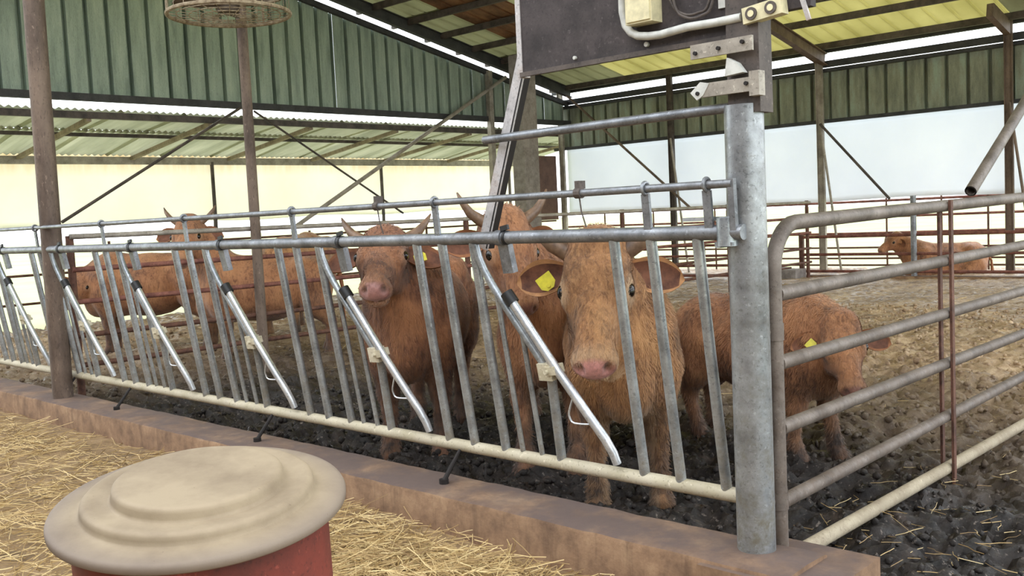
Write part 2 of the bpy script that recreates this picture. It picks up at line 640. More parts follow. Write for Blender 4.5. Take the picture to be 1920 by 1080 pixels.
def mud_h(p):
    big = fbm(p * 1.1, 3) - 0.5
    mid = fbm(p * 5.5 + 31, 3, 0.55)
    clod = np.abs(fbm(p * 13 + 7, 3, 0.6) - 0.5)
    amp = np.clip(1.25 - p[:, 1] / 9, 0.3, 1)
    t = np.clip((p[:, 0] + .75) / .6, 0, 1)
    low = -.10 * t * t * (3 - 2 * t)
    return 0.2 + low + 0.07 * big + amp * (0.12 * (mid - 0.5) - 0.24 * clod + 0.05)


Hm = mud_h(P2)
skip = (P2[:, 0] < 0.36) & (P2[:, 1] < 0.06)
Hm[skip] = np.minimum(Hm[skip], 0.1)
nx_, ny_ = len(gx), len(gy)
idx = np.arange(nx_ * ny_).reshape(nx_, ny_)
q = np.stack([idx[:-1, :-1], idx[1:, :-1], idx[1:, 1:], idx[:-1, 1:]], -1).reshape(-1, 4)
q = q[~((GX[:-1, :-1] < 0.30) & (GY[:-1, :-1] < -0.02)).ravel()]
mb = MB()
mb.v = [tuple(t) for t in np.column_stack([P2, Hm])]
mb.f = [tuple(t) for t in q]
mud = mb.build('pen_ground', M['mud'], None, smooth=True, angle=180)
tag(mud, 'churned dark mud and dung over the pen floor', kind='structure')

# loose clods lying on the mud
ico_v = np.array([(0, 0, 1), (.89, 0, .45), (.28, .85, .45), (-.72, .53, .45), (-.72, -.53, .45), (.28, -.85, .45),
                  (.72, .53, -.45), (-.28, .85, -.45), (-.89, 0, -.45), (-.28, -.85, -.45), (.72, -.53, -.45), (0, 0, -1)])
ico_f = [(0, 1, 2), (0, 2, 3), (0, 3, 4), (0, 4, 5), (0, 5, 1), (1, 6, 2), (2, 7, 3), (3, 8, 4), (4, 9, 5), (5, 10, 1),
         (6, 7, 2), (7, 8, 3), (8, 9, 4), (9, 10, 5), (10, 6, 1), (11, 7, 6), (11, 8, 7), (11, 9, 8), (11, 10, 9), (11, 6, 10)]
NC = 12000
cx = np.where(rng.random(NC) < 0.7, rng.uniform(-4.5, 2.5, NC), rng.uniform(-11, 2.5, NC))
cy = 0.1 + rng.random(NC) ** 1.6 * 8.5
cr = rng.uniform(0.006, 0.024, NC)
cz = mud_h(np.column_stack([cx, cy])) + cr * 0.15
V = ico_v[None] * (cr[:, None] * rng.uniform(0.6, 1.3, (NC, 3)))[:, None, :]
V = V * rng.uniform(0.8, 1.2, V.shape) + np.column_stack([cx, cy, cz])[:, None, :]
F = (np.array(ico_f)[None] + (np.arange(NC) * 12)[:, None, None]).reshape(-1, 3)
mb = MB()
mb.v = [tuple(t) for t in V.reshape(-1, 3)]
mb.f = [tuple(t) for t in F]
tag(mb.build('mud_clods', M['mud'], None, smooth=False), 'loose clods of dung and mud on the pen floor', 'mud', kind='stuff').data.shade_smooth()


# ---- straw
def straw(name, spots, label, length=(0.05, 0.2), rad=0.0016):
    n = len(spots)
    vs_, fs_, tone = [], [], []
    o = 0
    for (x, y, z) in spots:
        L = random.uniform(*length) * 0.5
        a = random.uniform(0, 2 * PI)
        pit = random.gauss(0.08, 0.16)
        bend = random.gauss(0, 0.5)
        rr = rad * random.uniform(0.6, 1.3)
        tn = random.random()
        p = []
        for k in (-1, -0.33, 0.33, 1):
            aa = a + bend * k * k * 0.5
            p.append((x + math.cos(aa) * L * k, y + math.sin(aa) * L * k, z + abs(math.sin(pit)) * L * (k + 1) + rr))
        sx_, sy_ = -math.sin(a), math.cos(a)
        for c in p:
            vs_ += [(c[0] + sx_ * rr, c[1] + sy_ * rr, c[2]), (c[0], c[1], c[2] + rr * 1.6), (c[0] - sx_ * rr, c[1] - sy_ * rr, c[2])]
            tone += [tn] * 3
        for s in range(3):
            b = o + s * 3
            fs_ += [(b, b + 3, b + 4, b + 1), (b + 1, b + 4, b + 5, b + 2)]
        o += 12
    mb = MB()
    mb.v, mb.f = vs_, fs_
    ob = mb.build(name, M['straw'], None, smooth=False)
    at_ = ob.data.attributes.new('tone', 'FLOAT', 'POINT')
    at_.data.foreach_set('value', np.array(tone, dtype=np.float32))
    return tag(ob, label, 'straw', kind='stuff')


sp = []
while len(sp) < 15000:
    x, y = random.uniform(-7.5, 0.6), random.uniform(-2.6, -0.2)
    d = 0.35 + 0.65 * float(vnoise(np.array([[x * 1.6, y * 1.6]]))[0])
    if -2.6 < x < 0.1 and y > -1.3:
        d *= 1.25
    if y > -0.42 and x < -2.5:
        d *= 0.35
    if random.random() < d:
        sp.append((x, y, float(alley_h(np.array([[x, y]]))[0]) + random.uniform(-.002, 0.01)))
for k in range(2600):                       # the thicker heap right of the drum
    x = random.gauss(-1.15, 0.42)
    y = random.gauss(-0.62, 0.17)
    if y < -0.22:
        sp.append((x, y, float(alley_h(np.array([[x, y]]))[0]) + max(0, random.gauss(0.02, 0.025))))
straw('alley_straw', sp, 'golden straw and hay scattered over the alley floor')
sp = []
for k in range(1100):
    x, y = random.uniform(-0.2, 4.0), random.uniform(0.1, 2.4) ** 1.0
    if x < 0.3:
        y = max(y, 0.3)
    if random.random() < 1.0 - y / 3.0:
        sp.append((x, y, float(mud_h(np.array([[x, y]]))[0]) + random.uniform(0, .02)))
for k in range(1500):
    x, y = random.uniform(-10.5, 3), random.uniform(2.0, 11)
    sp.append((x, y, float(mud_h(np.array([[x, y]]))[0]) + random.uniform(0, .015)))
straw('pen_straw', sp, 'sparse straw trodden into the pen mud', (0.04, 0.16), 0.0012)

struct('wall_light_block', MB().box(-14, 9, -7.4, -7.15, -.1, 5.2), M['concrete_col'], 'added unseen wall behind the camera that blocks level light')  # unseen wall, added to block level light from behind the camera

# ---- gable wall at the left end: girts with green cladding panels
GXW = -12.0
zt = lambda y: 4.37 + 0.209 * (10.95 - y)
g = MB()
g.box(GXW - .05, GXW + .05, -2.0, 13.6, 3.36, 3.46)
g.bar((GXW, -2.0, zt(-2.0) - .02), (GXW, 13.5, zt(13.5) - .02), .09, .08, (0, 0, 1))
wall_left = struct('wall_left', g, M['beam'], 'green clad gable end wall hanging above the open side')
w_ = 0.30
y = -1.9
while y < 13.4:
    b = MB()
    prof = [(0, 0), (0.232, 0), (0.236, -.10), (0.296, -.10), (0.3, 0)]
    jit = random.uniform(-.004, .004)
    vs_ = []
    for (py, px) in prof:
        yy = y + py
        for dx in (0, -.004):
            vs_ += [(GXW - .055 + px + jit + dx, yy, 3.40), (GXW - .055 + px + jit + dx, yy, zt(yy) - .03)]
    fs_ = []
    for i in range(len(prof) - 1):
        a = i * 4
        c = a + 4
        fs_ += [(a, a + 1, c + 1, c), (a + 2, c + 2, c + 3, a + 3)]
    b.add(vs_, fs_)
    b.build('cladding_panel', M['green'], wall_left, smooth=False)
    y += w_

# ---- back wall along the eave
BY = 13.5
g = MB()
for z0, z1 in ((2.84, 2.90), (3.72, 3.78), (3.80, 3.91), (4.05, 4.24)):
    g.box(-12.4, 2.2, BY - .04, BY + .04, z0, z1)
wall_back = struct('wall_back', g, M['beam'], 'green clad upper wall along the far eave')
x = -12.3
while x < 2.0:
    b = MB()
    prof = [(0, 0), (0.262, 0), (0.266, .09), (0.326, .09), (0.33, 0)]
    vs_ = []
    for (px, py) in prof:
        for dy in (0, .004):
            vs_ += [(x + px, BY + .045 + py + dy, 2.87), (x + px, BY + .045 + py + dy, 3.78)]
    fs_ = []
    for i in range(len(prof) - 1):
        a = i * 4
        c = a + 4
        fs_ += [(a, c, c + 1, a + 1), (a + 2, a + 3, c + 3, c + 2)]
    b.add(vs_, fs_)
    b.build('cladding_panel', M['green_back'], wall_back, smooth=False)
    x += .33

# ---- roof
zr = lambda y: 4.16 + 0.21 * (13.5 - y)
pur_y = [13.3, 12.2, 11.35, 10.55, 9.75, 8.95, 8.15, 7.3, 6.5, 5.7, 4.9, 3.8]
g = MB()
g.bar((-12, 3.0, zr(3) - .03), (-12, 13.6, zr(13.6) - .03), .04, .04, (0, 0, 1))
roof = struct('ceiling', g, M['beam'], 'sloping barn roof of translucent and brown sheets on purlins')
for y in pur_y:
    MB().box(-12.3, 2.2, y - .03, y + .03, zr(y) - .12, zr(y) - .012).build('purlin', M['steel_dark'], roof, smooth=False)
ALLEY_EDGE = -0.9  # unseen alley roof stops short here so light falls in from above
rows = [(13.75, 11.3), (11.4, 8.9), (9.0, 6.4), (6.5, 3.0)]
for ri, (ya, yb) in enumerate(rows):
    x = -12.3
    i = 0
    while x < 2.2:
        wpan = 0.66
        b = MB()
        prof = [(0, 0), (.27, 0), (.285, .035), (.315, .035), (.33, 0), (.60, 0), (.615, .035), (.645, .035), (.66, 0)]
        lift = 0.006 * (ri % 2)
        vs_ = []
        for (px, pz) in prof:
            for dz in (0, .004):
                vs_ += [(x + px, ya, zr(ya) + pz + dz + lift), (x + px, yb, zr(yb) + pz + dz + lift)]
        fs_ = []
        for k in range(len(prof) - 1):
            a = k * 4
            c = a + 4
            fs_ += [(a, c, c + 1, a + 1), (a + 2, a + 3, c + 3, c + 2)]
        b.add(vs_, fs_)
        if x < -7.3 and ri < 3:
            mt = 'roof_brown' if (i // 2) % 2 == 1 else 'roof_green'
            if ri == 0:
                mt = 'roof_green' if i < 3 else 'roof_yellow'
        else:
            mt = 'roof_yellow' if (i % 7) else 'roof_green'
        b.build('roof_panel', M[mt], roof, smooth=False)
        x += wpan
        i += 1

# the other slope of the roof, over the feed alley
x = -12.3
za = lambda y: zr(3.0) - 0.21 * (3.0 - y)
while x < 4.5:
    b = MB()
    vs_ = []
    for (px, pz) in prof:
        for dz in (0, .004):
            vs_ += [(x + px, 3.1, za(3.1) + pz + dz), (x + px, ALLEY_EDGE, za(ALLEY_EDGE) + pz + dz)]
    fs_ = []
    for k in range(len(prof) - 1):
        a = k * 4
        c = a + 4
        fs_ += [(a, c, c + 1, a + 1), (a + 2, a + 3, c + 3, c + 2)]
    b.add(vs_, fs_)
    b.build('roof_panel', M['roof_brown' if int(x * 3) % 3 else 'roof_green'], roof, smooth=False)
    x += wpan

# rafters (dark beams down the slope)
for i, (rx, mt) in enumerate(((-11.86, 'beam'), (-6.1, 'steel_brown'), (0.2, 'steel_brown'))):
    b = MB()
    y0_ = 13.45
    dd = -.13 if i == 0 else -.24
    b.bar((rx, 3.0, zr(3.0) + dd), (rx, y0_, zr(y0_) + dd), .19, .012, (0, 0, 1))
    for dz in (dd - .095, dd + .095):
        b.bar((rx, 3.0, zr(3.0) + dz), (rx, y0_, zr(y0_) + dz), .015, .11, (0, 0, 1))
    o = struct('trim_%d' % (4 + i), b, M[mt], ['dark rafter along the gable wall', 'brown steel rafter over the middle column', 'brown steel rafter at the near end'][i])

# ---- canopy outside the gable: corrugated sheets on timber rafters
can = thing('canopy', 'lean-to canopy of pale corrugated sheets outside the gable', 'canopy', (-13.6, 7.5, 3.1))


def corr(xa, za, xb, zb, ya, yb, wl=0.11, amp=0.017):
    n = int((yb - ya) / wl * 6)
    vs_, fs_ = [], []
    for k in range(n + 1):
        y = ya + (yb - ya) * k / n
        dz = amp * math.cos(2 * PI * (y - ya) / wl)
        for d_ in (0, .005):
            vs_ += [(xa, y, za + dz + d_), (xb, y, zb + dz + d_)]
    for k in range(n):
        a = k * 4
        fs_ += [(a, a + 4, a + 5, a + 1), (a + 2, a + 3, a + 7, a + 6), (a, a + 2, a + 6, a + 4), (a + 1, a + 5, a + 7, a + 3)]
    return MB().add(vs_, fs_)


for k in range(17):
    ya = -1.3 + k * 0.99
    corr(-12.22, 3.27, -13.62, 3.125, ya, ya + 1.05).build('corrugated_sheet', M['lean_sheet'], can, smooth=True, angle=80)
    corr(-13.46, 3.122, -15.05, 2.86, ya, ya + 1.05).build('corrugated_sheet', M['lean_sheet'], can, smooth=True, angle=80)
MB().box(-12.32, -12.24, -1.3, 15.6, 3.15, 3.245).build('purlin', M['steel_dark'], can, smooth=False)
MB().box(-13.56, -13.50, -1.3, 15.6, 3.02, 3.075).build('purlin', M['steel_dark'], can, smooth=False)
MB().box(-15.06, -14.98, -1.3, 15.6, 2.70, 2.83).build('purlin', M['steel_pale'], can, smooth=False)
for k in range(9):
    yy = -0.6 + k * 1.9
    MB().bar((-12.28, yy, 3.14), (-15.0, yy, 2.80), .06, .07, (0, 0, 1)).build('rafter', M['timber'], can, smooth=False)
for k in range(4):
    yy = 2.6 + k * 4.05
    b = MB()
    b.tube([(-15.0, yy, -.05), (-15.0, yy, 2.75)], .035, 8)
    b.tube([(-14.95, yy - .12, -.05), (-14.98, yy, 2.7)], .018, 6)
    b.build('canopy_post', M['steel_dark'], can)


# ---- curtains
def curtain(name, a, b, z0, z1, mat, label, amp=0.03, sag=0.0):
    a, b = Vector((*a, 0)), Vector((*b, 0))
    L = (b - a).length
    t = (b - a) / L
    n = Vector((-t.y, t.x, 0))
    nu, nv = int(L / .12), 14
    vs_, fs_ = [], []
    for i in range(nu + 1):
        u = L * i / nu
        for j in range(nv + 1):
            f = j / nv
            z = z0 + (z1 - z0) * f + (1 - f) * sag * math.sin(u * 1.9)
            off = amp * (1 - f * .6) * (math.sin(u * 2.3 + 1.1 * math.sin(u * .7)) + .4 * math.sin(u * 6.1 + f * 2))
            vs_.append(a + t * u + n * off + Vector((0, 0, z)))
    for i in range(nu):
        for j in range(nv):
            k = i * (nv + 1) + j
            fs_.append((k, k + nv + 1, k + nv + 2, k + 1))
    o = MB().add(vs_, fs_).build(name, mat, None, smooth=True, angle=180)
    md = o.modifiers.new('thick', 'SOLIDIFY')
    md.thickness = 0.004
    return tag(o, label, 'curtain', 'wind curtains')


c_ = curtain('wind_curtain', (-15.15, -1.5), (-15.15, 16.2), 1.66, 2.98, M['cream'], 'cream wind curtain with yellow stained top below the corrugated canopy', .03, .02)
c_ = curtain('wind_curtain', (-12.2, 13.66), (2.2, 13.66), 1.47, 2.86, M['white'], 'white wind curtain below the far green wall', .025, .015)

# ================================================================== STEELWORK
def arc(c, r, a0, a1, n, ex, ez):
    c, ex, ez = Vector(c), Vector(ex), Vector(ez)
    return [c + ex * (r * math.cos(a0 + (a1 - a0) * i / n)) + ez * (r * math.sin(a0 + (a1 - a0) * i / n)) for i in range(n + 1)]


# ---- the big galvanised post at the kerb end
post = thing('steel_post', 'thick galvanised steel post at the kerb end carrying the gate', 'post', (-0.012, 0, 0.28))
b = MB()
b.tube([(-0.012, 0, .285), (-0.012, 0, 1.83)], .066, 32)
b.build('shaft', M['post'], post, angle=50)
MB().box(-.05, .07, -.035, .05, 1.80, 2.34).build('head_section', M['steel_dark'], post, smooth=False)
b = MB()
b.box(-.172, .062, -.066, -.054, 1.998, 2.046)
tag(b.build('bracket_plate', M['steel_pale'], post, smooth=False), 'pale flat plate bolted below the board')
b = MB()
b.box(-.135, .078, -.068, -.05, 1.866, 1.912)
b.box(.05, .086, -.07, -.03, 1.85, 1.93)
tag(b.build('bracket_plate', M['steel_pale'], post, smooth=False), 'pale flat plate on top of the shaft')
b = MB()
b.add([(-.175, -.07, 1.885), (-.15, -.07, 1.858), (-.125, -.07, 1.872), (-.10, -.07, 1.91), (-.135, -.07, 1.918),
       (-.175, -.062, 1.885), (-.15, -.062, 1.858), (-.125, -.062, 1.872), (-.10, -.062, 1.91), (-.135, -.062, 1.918)],
      [(0, 1, 2, 3, 4), (9, 8, 7, 6, 5)] + [(i, 5 + i, 5 + (i + 1) % 5, (i + 1) % 5) for i in range(5)])
tag(b.build('gusset', M['white_plastic'], post, smooth=False), 'white painted gusset plate')
b = MB()
b.add([(-.04, -.07, 1.925), (.03, -.07, 1.93), (.005, -.07, 1.965), (-.03, -.07, 1.985),
       (-.04, -.04, 1.925), (.03, -.04, 1.93), (.005, -.04, 1.965), (-.03, -.04, 1.985)],
      [(0, 1, 2, 3), (7, 6, 5, 4)] + [(i, 4 + i, 4 + (i + 1) % 4, (i + 1) % 4) for i in range(4)])
tag(b.build('gusset', M['white_plastic'], post, smooth=False), 'white painted gusset plate')
for (px, pz) in ((-.06, 2.02), (.03, 2.028), (-.15, 2.016), (.04, 1.892), (-.145, 1.88)):
    MB().tube([(px, -.062, pz), (px, -.076, pz)], .007, 8).build('bolt', M['iron'], post)
b = MB()          # saddle bracket that takes the top rail
b.box(-.075, -.055, -.105, .02, 1.355, 1.375)
b.box(-.08, -.012, -.10, -.02, 1.362, 1.374)
b.tube([(-.045, -.075, 1.36), (-.045, -.075, 1.455)], .036, 14)
b.build('rail_saddle', M['galv'], post)

# ---- feed barrier with slanting headlocks
FZ0, FZ1 = 0.452, 1.408
fy = lambda z: 0.075 - 0.15 * (z - FZ0) / (FZ1 - FZ0)
fp = lambda x, z, d=0.0: Vector((x, fy(z) + d, z))
XL = -8.9
fb = thing('feed_barrier', 'long galvanised feed barrier of slanting bars and headlocks on the kerb', 'feed barrier', (-3.3, 0.075, 0.3))
MB().tube([fp(XL, FZ1), fp(-.9, FZ1), fp(.018, FZ1 - .002)], .0265, 20).build('top_rail', M['galv_top'], fb, angle=60)
MB().tube([fp(XL, FZ0), fp(-.06, FZ0)], .0275, 16).build('bottom_rail', M['rail_dirty'], fb, angle=60)
MB().tube([(XL, -.10, 1.575), (-6.0, -.10, 1.572), (-3, -.10, 1.568), (-.005, -.10, 1.569)], .0145, 12).build('upper_rail', M['galv_top'], fb, angle=60)


def hook(x, top=1.57):
    b = MB()
    b.bar((x, -.088, 1.41), (x, -.10, top - .02), .032, .012, (1, 0, 0))
    b.tube(arc((x, -.10, top), .021, 0, 2 * PI, 14, (0, 1, 0), (0, 0, 1))[:-1], .007, 8, closed=True)
    b.build('rail_hook', M['galv_top'], fb)


for x in (-.104, -.356, -1.468, -2.548, -3.65, -4.75, -5.87, -6.97, -8.07):
    hook(x)
b = MB()
b.bar((-.008, -.09, 1.41), (-.008, -.10, 1.585), .022, .02, (1, 0, 0))
b.build('rail_hook', M['galv_top'], fb)
for x in (-.66, -1.86):
    b = MB()
    b.tube([(x - .014, -.10, 1.569), (x + .014, -.10, 1.569)], .021, 12)
    b.box(x - .012, x + .012, -.11, -.075, 1.585, 1.615)
    b.tube([(x, -.10, 1.56), (x + .004, -.095, 1.50), (x + .02, -.09, 1.44)], .003, 6)
    b.build('rail_clamp', M['steel_dark'], fb, angle=30)
tag(MB().box(-.22, -.02, -.075, -.045, 1.447, 1.460).build('latch_plate', M['bright'], fb, smooth=False), 'small bright flat bar on the top rail')
for k in range(0, 9):
    xu = -1.106 * k
    for off in (-.168, -.363, -.530):
        x = xu + off
        if x < XL + .05:
            continue
        MB().tube([fp(x, FZ0 + .015), fp(x, 1.0), fp(x + .004, FZ1 - .01)], .0205, 14).build('bar', M['galv'], fb, angle=60)
    if k == 0:
        continue
    # fixed short bars below the pivot
    MB().tube([fp(xu + .152, FZ0 + .012), fp(xu + .165, .85)], .0205, 14).build('pivot_bar', M['galv'], fb, angle=60)
    for off, zt_ in ((-.066, 1.185), (.045, 1.03)):
        MB().tube([fp(xu + off, FZ0 + .012), fp(xu + off - .006, zt_)], .0115, 10).build('thin_bar', M['galv'], fb, angle=60)
    # swinging arm
    arm = MB().tube([fp(xu - .15, 1.385, -.004), fp(xu - .142, 1.33, -.004), fp(xu - .118, 1.27, -.006), fp(xu - .08, 1.205, -.008), fp(xu - .02, 1.115, -.01),
                     fp(xu + .10, .945, -.012), fp(xu + .168, .848, -.012)], .0165, 14).build('locking_arm', M['galv'], fb, angle=60)
    o_ = abs_loc(fb)
    MB().tube([fp(xu + .018, 1.158, -.02), fp(xu + .235, .858, -.03), fp(xu + .36, .688, -.03), fp(xu + .425, .60, -.028), fp(xu + .452, .545, -.024), fp(xu + .462, .50, -.02)],
              [.019, .019, .019, .019, .0185, .017], 16).build('slide_tube', M['bright'], arm, angle=60)
    b = MB()
    b.tube([fp(xu + .003, 1.179, -.02), fp(xu + .034, 1.136, -.02)], .0275, 16)
    b.build('rubber_ring', M['black'], arm)
    b = MB()
    T = (fp(0, .8) - fp(0, .9)).normalized()
    b.bar(fp(xu + .165, .892, -.016), fp(xu + .168, .822, -.016), .072, .05, (1, 0, 0))
    b.bar(fp(xu + .205, .885, -.02), fp(xu + .21, .85, -.02), .05, .058, (1, 0, 0))
    b.tube([fp(xu + .19, .858, -.065), fp(xu + .19, .858, .03)], .009, 8)
    b.build('pivot_clamp', M['rail_dirty'], arm, angle=30)
    wz = smooth_pts([fp(xu + .295, .765, -.03), fp(xu + .265, .70, -.035), fp(xu + .262, .672, -.035), fp(xu + .285, .65, -.035), fp(xu + .385, .655, -.03)], 3)
    tag(MB().tube(wz, .0042, 6).build('handle_wire', M['bright'], arm), 'bent wire handle')
    # catch under the top rail
    b = MB()
    b.bar(fp(xu + .008, FZ1 - .02, .012), fp(xu + .014, 1.262, .014), .058, .03, (1, 0, 0))
    b.tube([fp(xu - .018, FZ1), fp(xu + .018, FZ1)], .032, 18)
    b.build('lock_catch', M['galv_top'], fb, angle=30)
    b = MB()
    b.bar(fp(xu + .016, FZ1 + .036, -.006), fp(xu + .058, FZ1 + .044, -.006), .02, .012, (0, 0, 1))
    b.tube([fp(xu + .03, FZ1), fp(xu + .042, FZ1)], .03, 16)
    b.build('catch_lever', M['black'], fb, angle=30)
for x in (-1.56, -3.1, -4.85, -5.76, -7.4):
    b = MB()
    b.tube([(x, -.05, .30), (x, -.045, .318), (x + .004, .072, FZ0)], [.013, .011, .008], 8)
    b.tube([(x, -.05, .296), (x, -.05, .322)], .022, 10)
    b.build('anchor_rod', M['iron'], fb)

# spacer pipe and leaning strut above the barrier
o = MB().tube([(-1.225, -.02, 1.817), (-.6, -.02, 1.822), (-.052, -.02, 1.826)], .0175, 14).build('spacer_pipe', M['galv_top'], None, angle=60, base=(-.6, -.02, 1.82))
tag(o, 'thin level pipe from the leaning strut to the big post', 'pipe')
b = MB()
b.bar((-1.305, .02, 1.36), (-1.012, .03, 2.19), .056, .008, (1, 0, 0))
o = b.build('leaning_strut', M['strut'], None, smooth=False, base=(-1.29, .03, 1.36))
tag(o, 'pale angle iron strut leaning from the top rail up to the board', 'strut')
b = MB()
b.bar((-1.281, .038, 1.36), (-.988, .048, 2.19), .008, .045, (1, 0, 0))  # dark colour stands in for the strut's shadow side
tag(b.build('side_flange', M['iron'], o, smooth=False), 'dark side flange')

# ---- poles
def pole(name, x, y, r, z0, z1, mat, label, lean=0.0):
    o = MB().tube([(x, y, z0), (x + lean * .5, y, (z0 + z1) / 2), (x + lean, y, z1)], r, 20).build(name, mat, None, angle=60, base=(x, y, z0))
    return tag(o, label, 'pole', 'barn poles')


pole('barn_pole', -5.76, -.04, .073, .295, 4.4, M['steel_brown'], 'thick brown pole standing on the kerb at the left', .08)
pole('barn_pole', -5.86, 1.76, .045, .12, 5.9, M['steel_brown'], 'slimmer brown pole behind the barrier where two pens meet')

# ---- pipe gate right of the big post
GX0, GYS = 0.02, 0.112
gt = thing('pipe_gate', 'weathered pipe gate with rounded corner hinged at the big post', 'gate', (GX0, GYS, 0.3))
pts = [(GX0, GYS, .285), (GX0, GYS, .8), (GX0, GYS, 1.25)] + arc((GX0, GYS + .17, 1.255), .17, PI, PI / 2, 8, (0, 1, 0), (0, 0, 1)) + [(GX0, 1.2, 1.438), (GX0, 2.95, 1.46), (GX0, 4.2, 1.476)]
MB().tube(pts, .0275, 16).build('frame', M['gate'], gt, angle=70)
for z0, z1, mt, rr in ((1.179, 1.195, 'gate', .027), (.936, .940, 'gate', .026), (.705, .699, 'gate', .026), (.440, .458, 'gate', .026), (.225, .185, 'gate_low', .028)):
    MB().tube([(GX0, GYS + .02, z0), (GX0, 2.95, z1), (GX0, 4.2, z1)], rr, 16).build('rail', M[mt], gt, angle=70)
MB().tube([(GX0, 4.2, .185), (GX0, 4.2, 1.476)], .0275, 14).build('end_stile', M['gate'], gt, angle=70)
MB().bar((GX0 + .034, 1.735, .13), (GX0 + .034, 1.735, 1.47), .03, .012, (0, 1, 0)).build('upright', M['rust'], gt, smooth=False)
MB().bar((GX0 - .034, 1.78, .17), (GX0 - .034, 1.78, 1.45), .03, .012, (0, 1, 0)).build('upright', M['rust'], gt, smooth=False)
for z in (.45, 1.05):
    b = MB()
    b.tube([(-.012, .04, z), (GX0, GYS, z)], .014, 10)
    b.tube([(GX0, GYS, z - .03), (GX0, GYS, z + .03)], .031, 14)
    b.build('hinge', M['gate'], gt)
b = MB()
p0, p1 = Vector((GX0, 2.11, 1.507)), Vector((GX0, 4.27, 2.66))
b.tube([p0, p1], .0285, 16, cap=False)
b.tube([p0 + (p1 - p0).normalized() * .001, p1], .022, 16, cap=False)
o = b.build('brace_pipe', M['gate'], None, angle=60, base=p0)
tag(o, 'open ended brown pipe slanting up from the gate top rail', 'pipe')

o = MB().tube([(GX0, 4.34, 0.0), (GX0, 4.34, 2.72)], .066, 24).build('gate_post', M['post'], None, angle=60, base=(GX0, 4.34, 0.0))
tag(o, 'far galvanised post at the free end of the pipe gate', 'post')

# ---- divider fence between the pens (runs away from the kerb)
DX = -5.9
dv = thing('pen_divider', 'rusty five rail divider fence between the two pens', 'fence', (DX, 6.2, .2))
for z, mt in ((1.478, 'steel_pale'), (1.225, 'rust_red'), (.975, 'rust_red'), (.715, 'rust'), (.485, 'rust')):
    MB().tube([(DX, .16, z + .015), (DX, 4, z), (DX, 12.35, z - .01)], .021, 10).build('rail', M[mt], dv, angle=60)
for yy in (.17, 4.4, 7.2, 9.8, 12.3):
    MB().tube([(DX - .03, yy, .1), (DX - .03, yy, 1.5)], .03, 10).build('upright', M['rust'], dv, angle=60)

# ---- far fences
ff = thing('pen_fence', 'red brown three rail fence along the far kerb', 'fence', (-2.2, 12.5, .2))
for z0, z1, rr in ((.88, .925, .026), (.585, .60, .024), (.305, .31, .024)):
    MB().tube([(-6.15, 12.52, z0), (2.8, 12.52, z1)], rr, 10).build('rail', M['rust_red'], ff, angle=60)
for xx in (-6.15, -1.6, 1.2):
    MB().bar((xx, 12.52, .22), (xx, 12.52, .92), .07, .06, (1, 0, 0)).build('upright', M['rust'], ff, smooth=False)
MB().tube([(-4.25, 12.50, .2), (-4.25, 12.50, 1.50)], .045, 12).build('upright', M['galv_top'], ff, angle=60)
of = thing('boundary_fence', 'slender six rail fence out beyond the far kerb below the white curtain', 'fence', (-5.0, 14.3, 0))
for z, rr in ((1.442, .023), (1.158, .021), (.87, .021), (.61, .017), (.415, .017), (.292, .017)):
    MB().tube([(-12.9, 14.3, z), (-6, 14.3, z - .01), (2.4, 14.3, z + .02)], rr, 8).build('rail', M['rust_red' if z > .85 else 'rust'], of, angle=60)
for xx in (-11.7, -10.4, -8.9, -7.9, -5.4, -4.45, -3.7, -1.7, 0.5):
    MB().tube([(xx, 14.27, -.06), (xx, 14.27, 1.5 if xx != -3.7 else 1.73)], .017, 8).build('upright', M['rust'], of, angle=60)

# wire fence further out
wf = thing('gable_fence', 'two thin rails across the open gable end', 'fence', (-11.9, 6, 0))
for z in (1.0, .62, 1.33):
    MB().tube([(-11.95, -1.5, z), (-11.95, 12.9, z)], .017, 8).build('rail', M['rust'], wf, angle=60)
for yy in (0.4, 3.2, 6.6, 9.2):
    MB().tube([(-11.95, yy, -.05), (-11.95, yy, 1.4)], .02, 8).build('upright', M['rust'], wf, angle=60)

# short rusty hurdle and the water trough
hd = thing('rusty_hurdle', 'short rusty hurdle leaning on the divider far behind the near cow', 'hurdle', (-6.6, 11.6, .15))
for z in (.28, .45, .62, .80):
    MB().tube([(-8.6, 11.55, z), (-6.5, 11.65, z + .02)], .022, 8).build('rail', M['rust_red'], hd)
for xx in (-8.55, -7.5, -6.55):
    MB().tube([(xx, 11.6, .12), (xx, 11.6, .86)], .025, 8).build('upright', M['rust_red'], hd)
tr = thing('water_trough', 'dark water trough with concrete end beside the far fence post', 'trough', (-6.4, 12.2, .15))
b = MB()
b.box(-6.95, -6.30, 12.05, 12.38, .14, .36)
b.build('basin', M['black'], tr, smooth=False)
b = MB()
b.box(-7.0, -6.28, 12.02, 12.40, .355, .385)
b.build('rim', M['rust'], tr, smooth=False)
tag(MB().box(-6.28, -6.02, 12.02, 12.40, .12, .36).build('end_block', M['concrete_col'], tr, smooth=False), 'grey concrete end block')

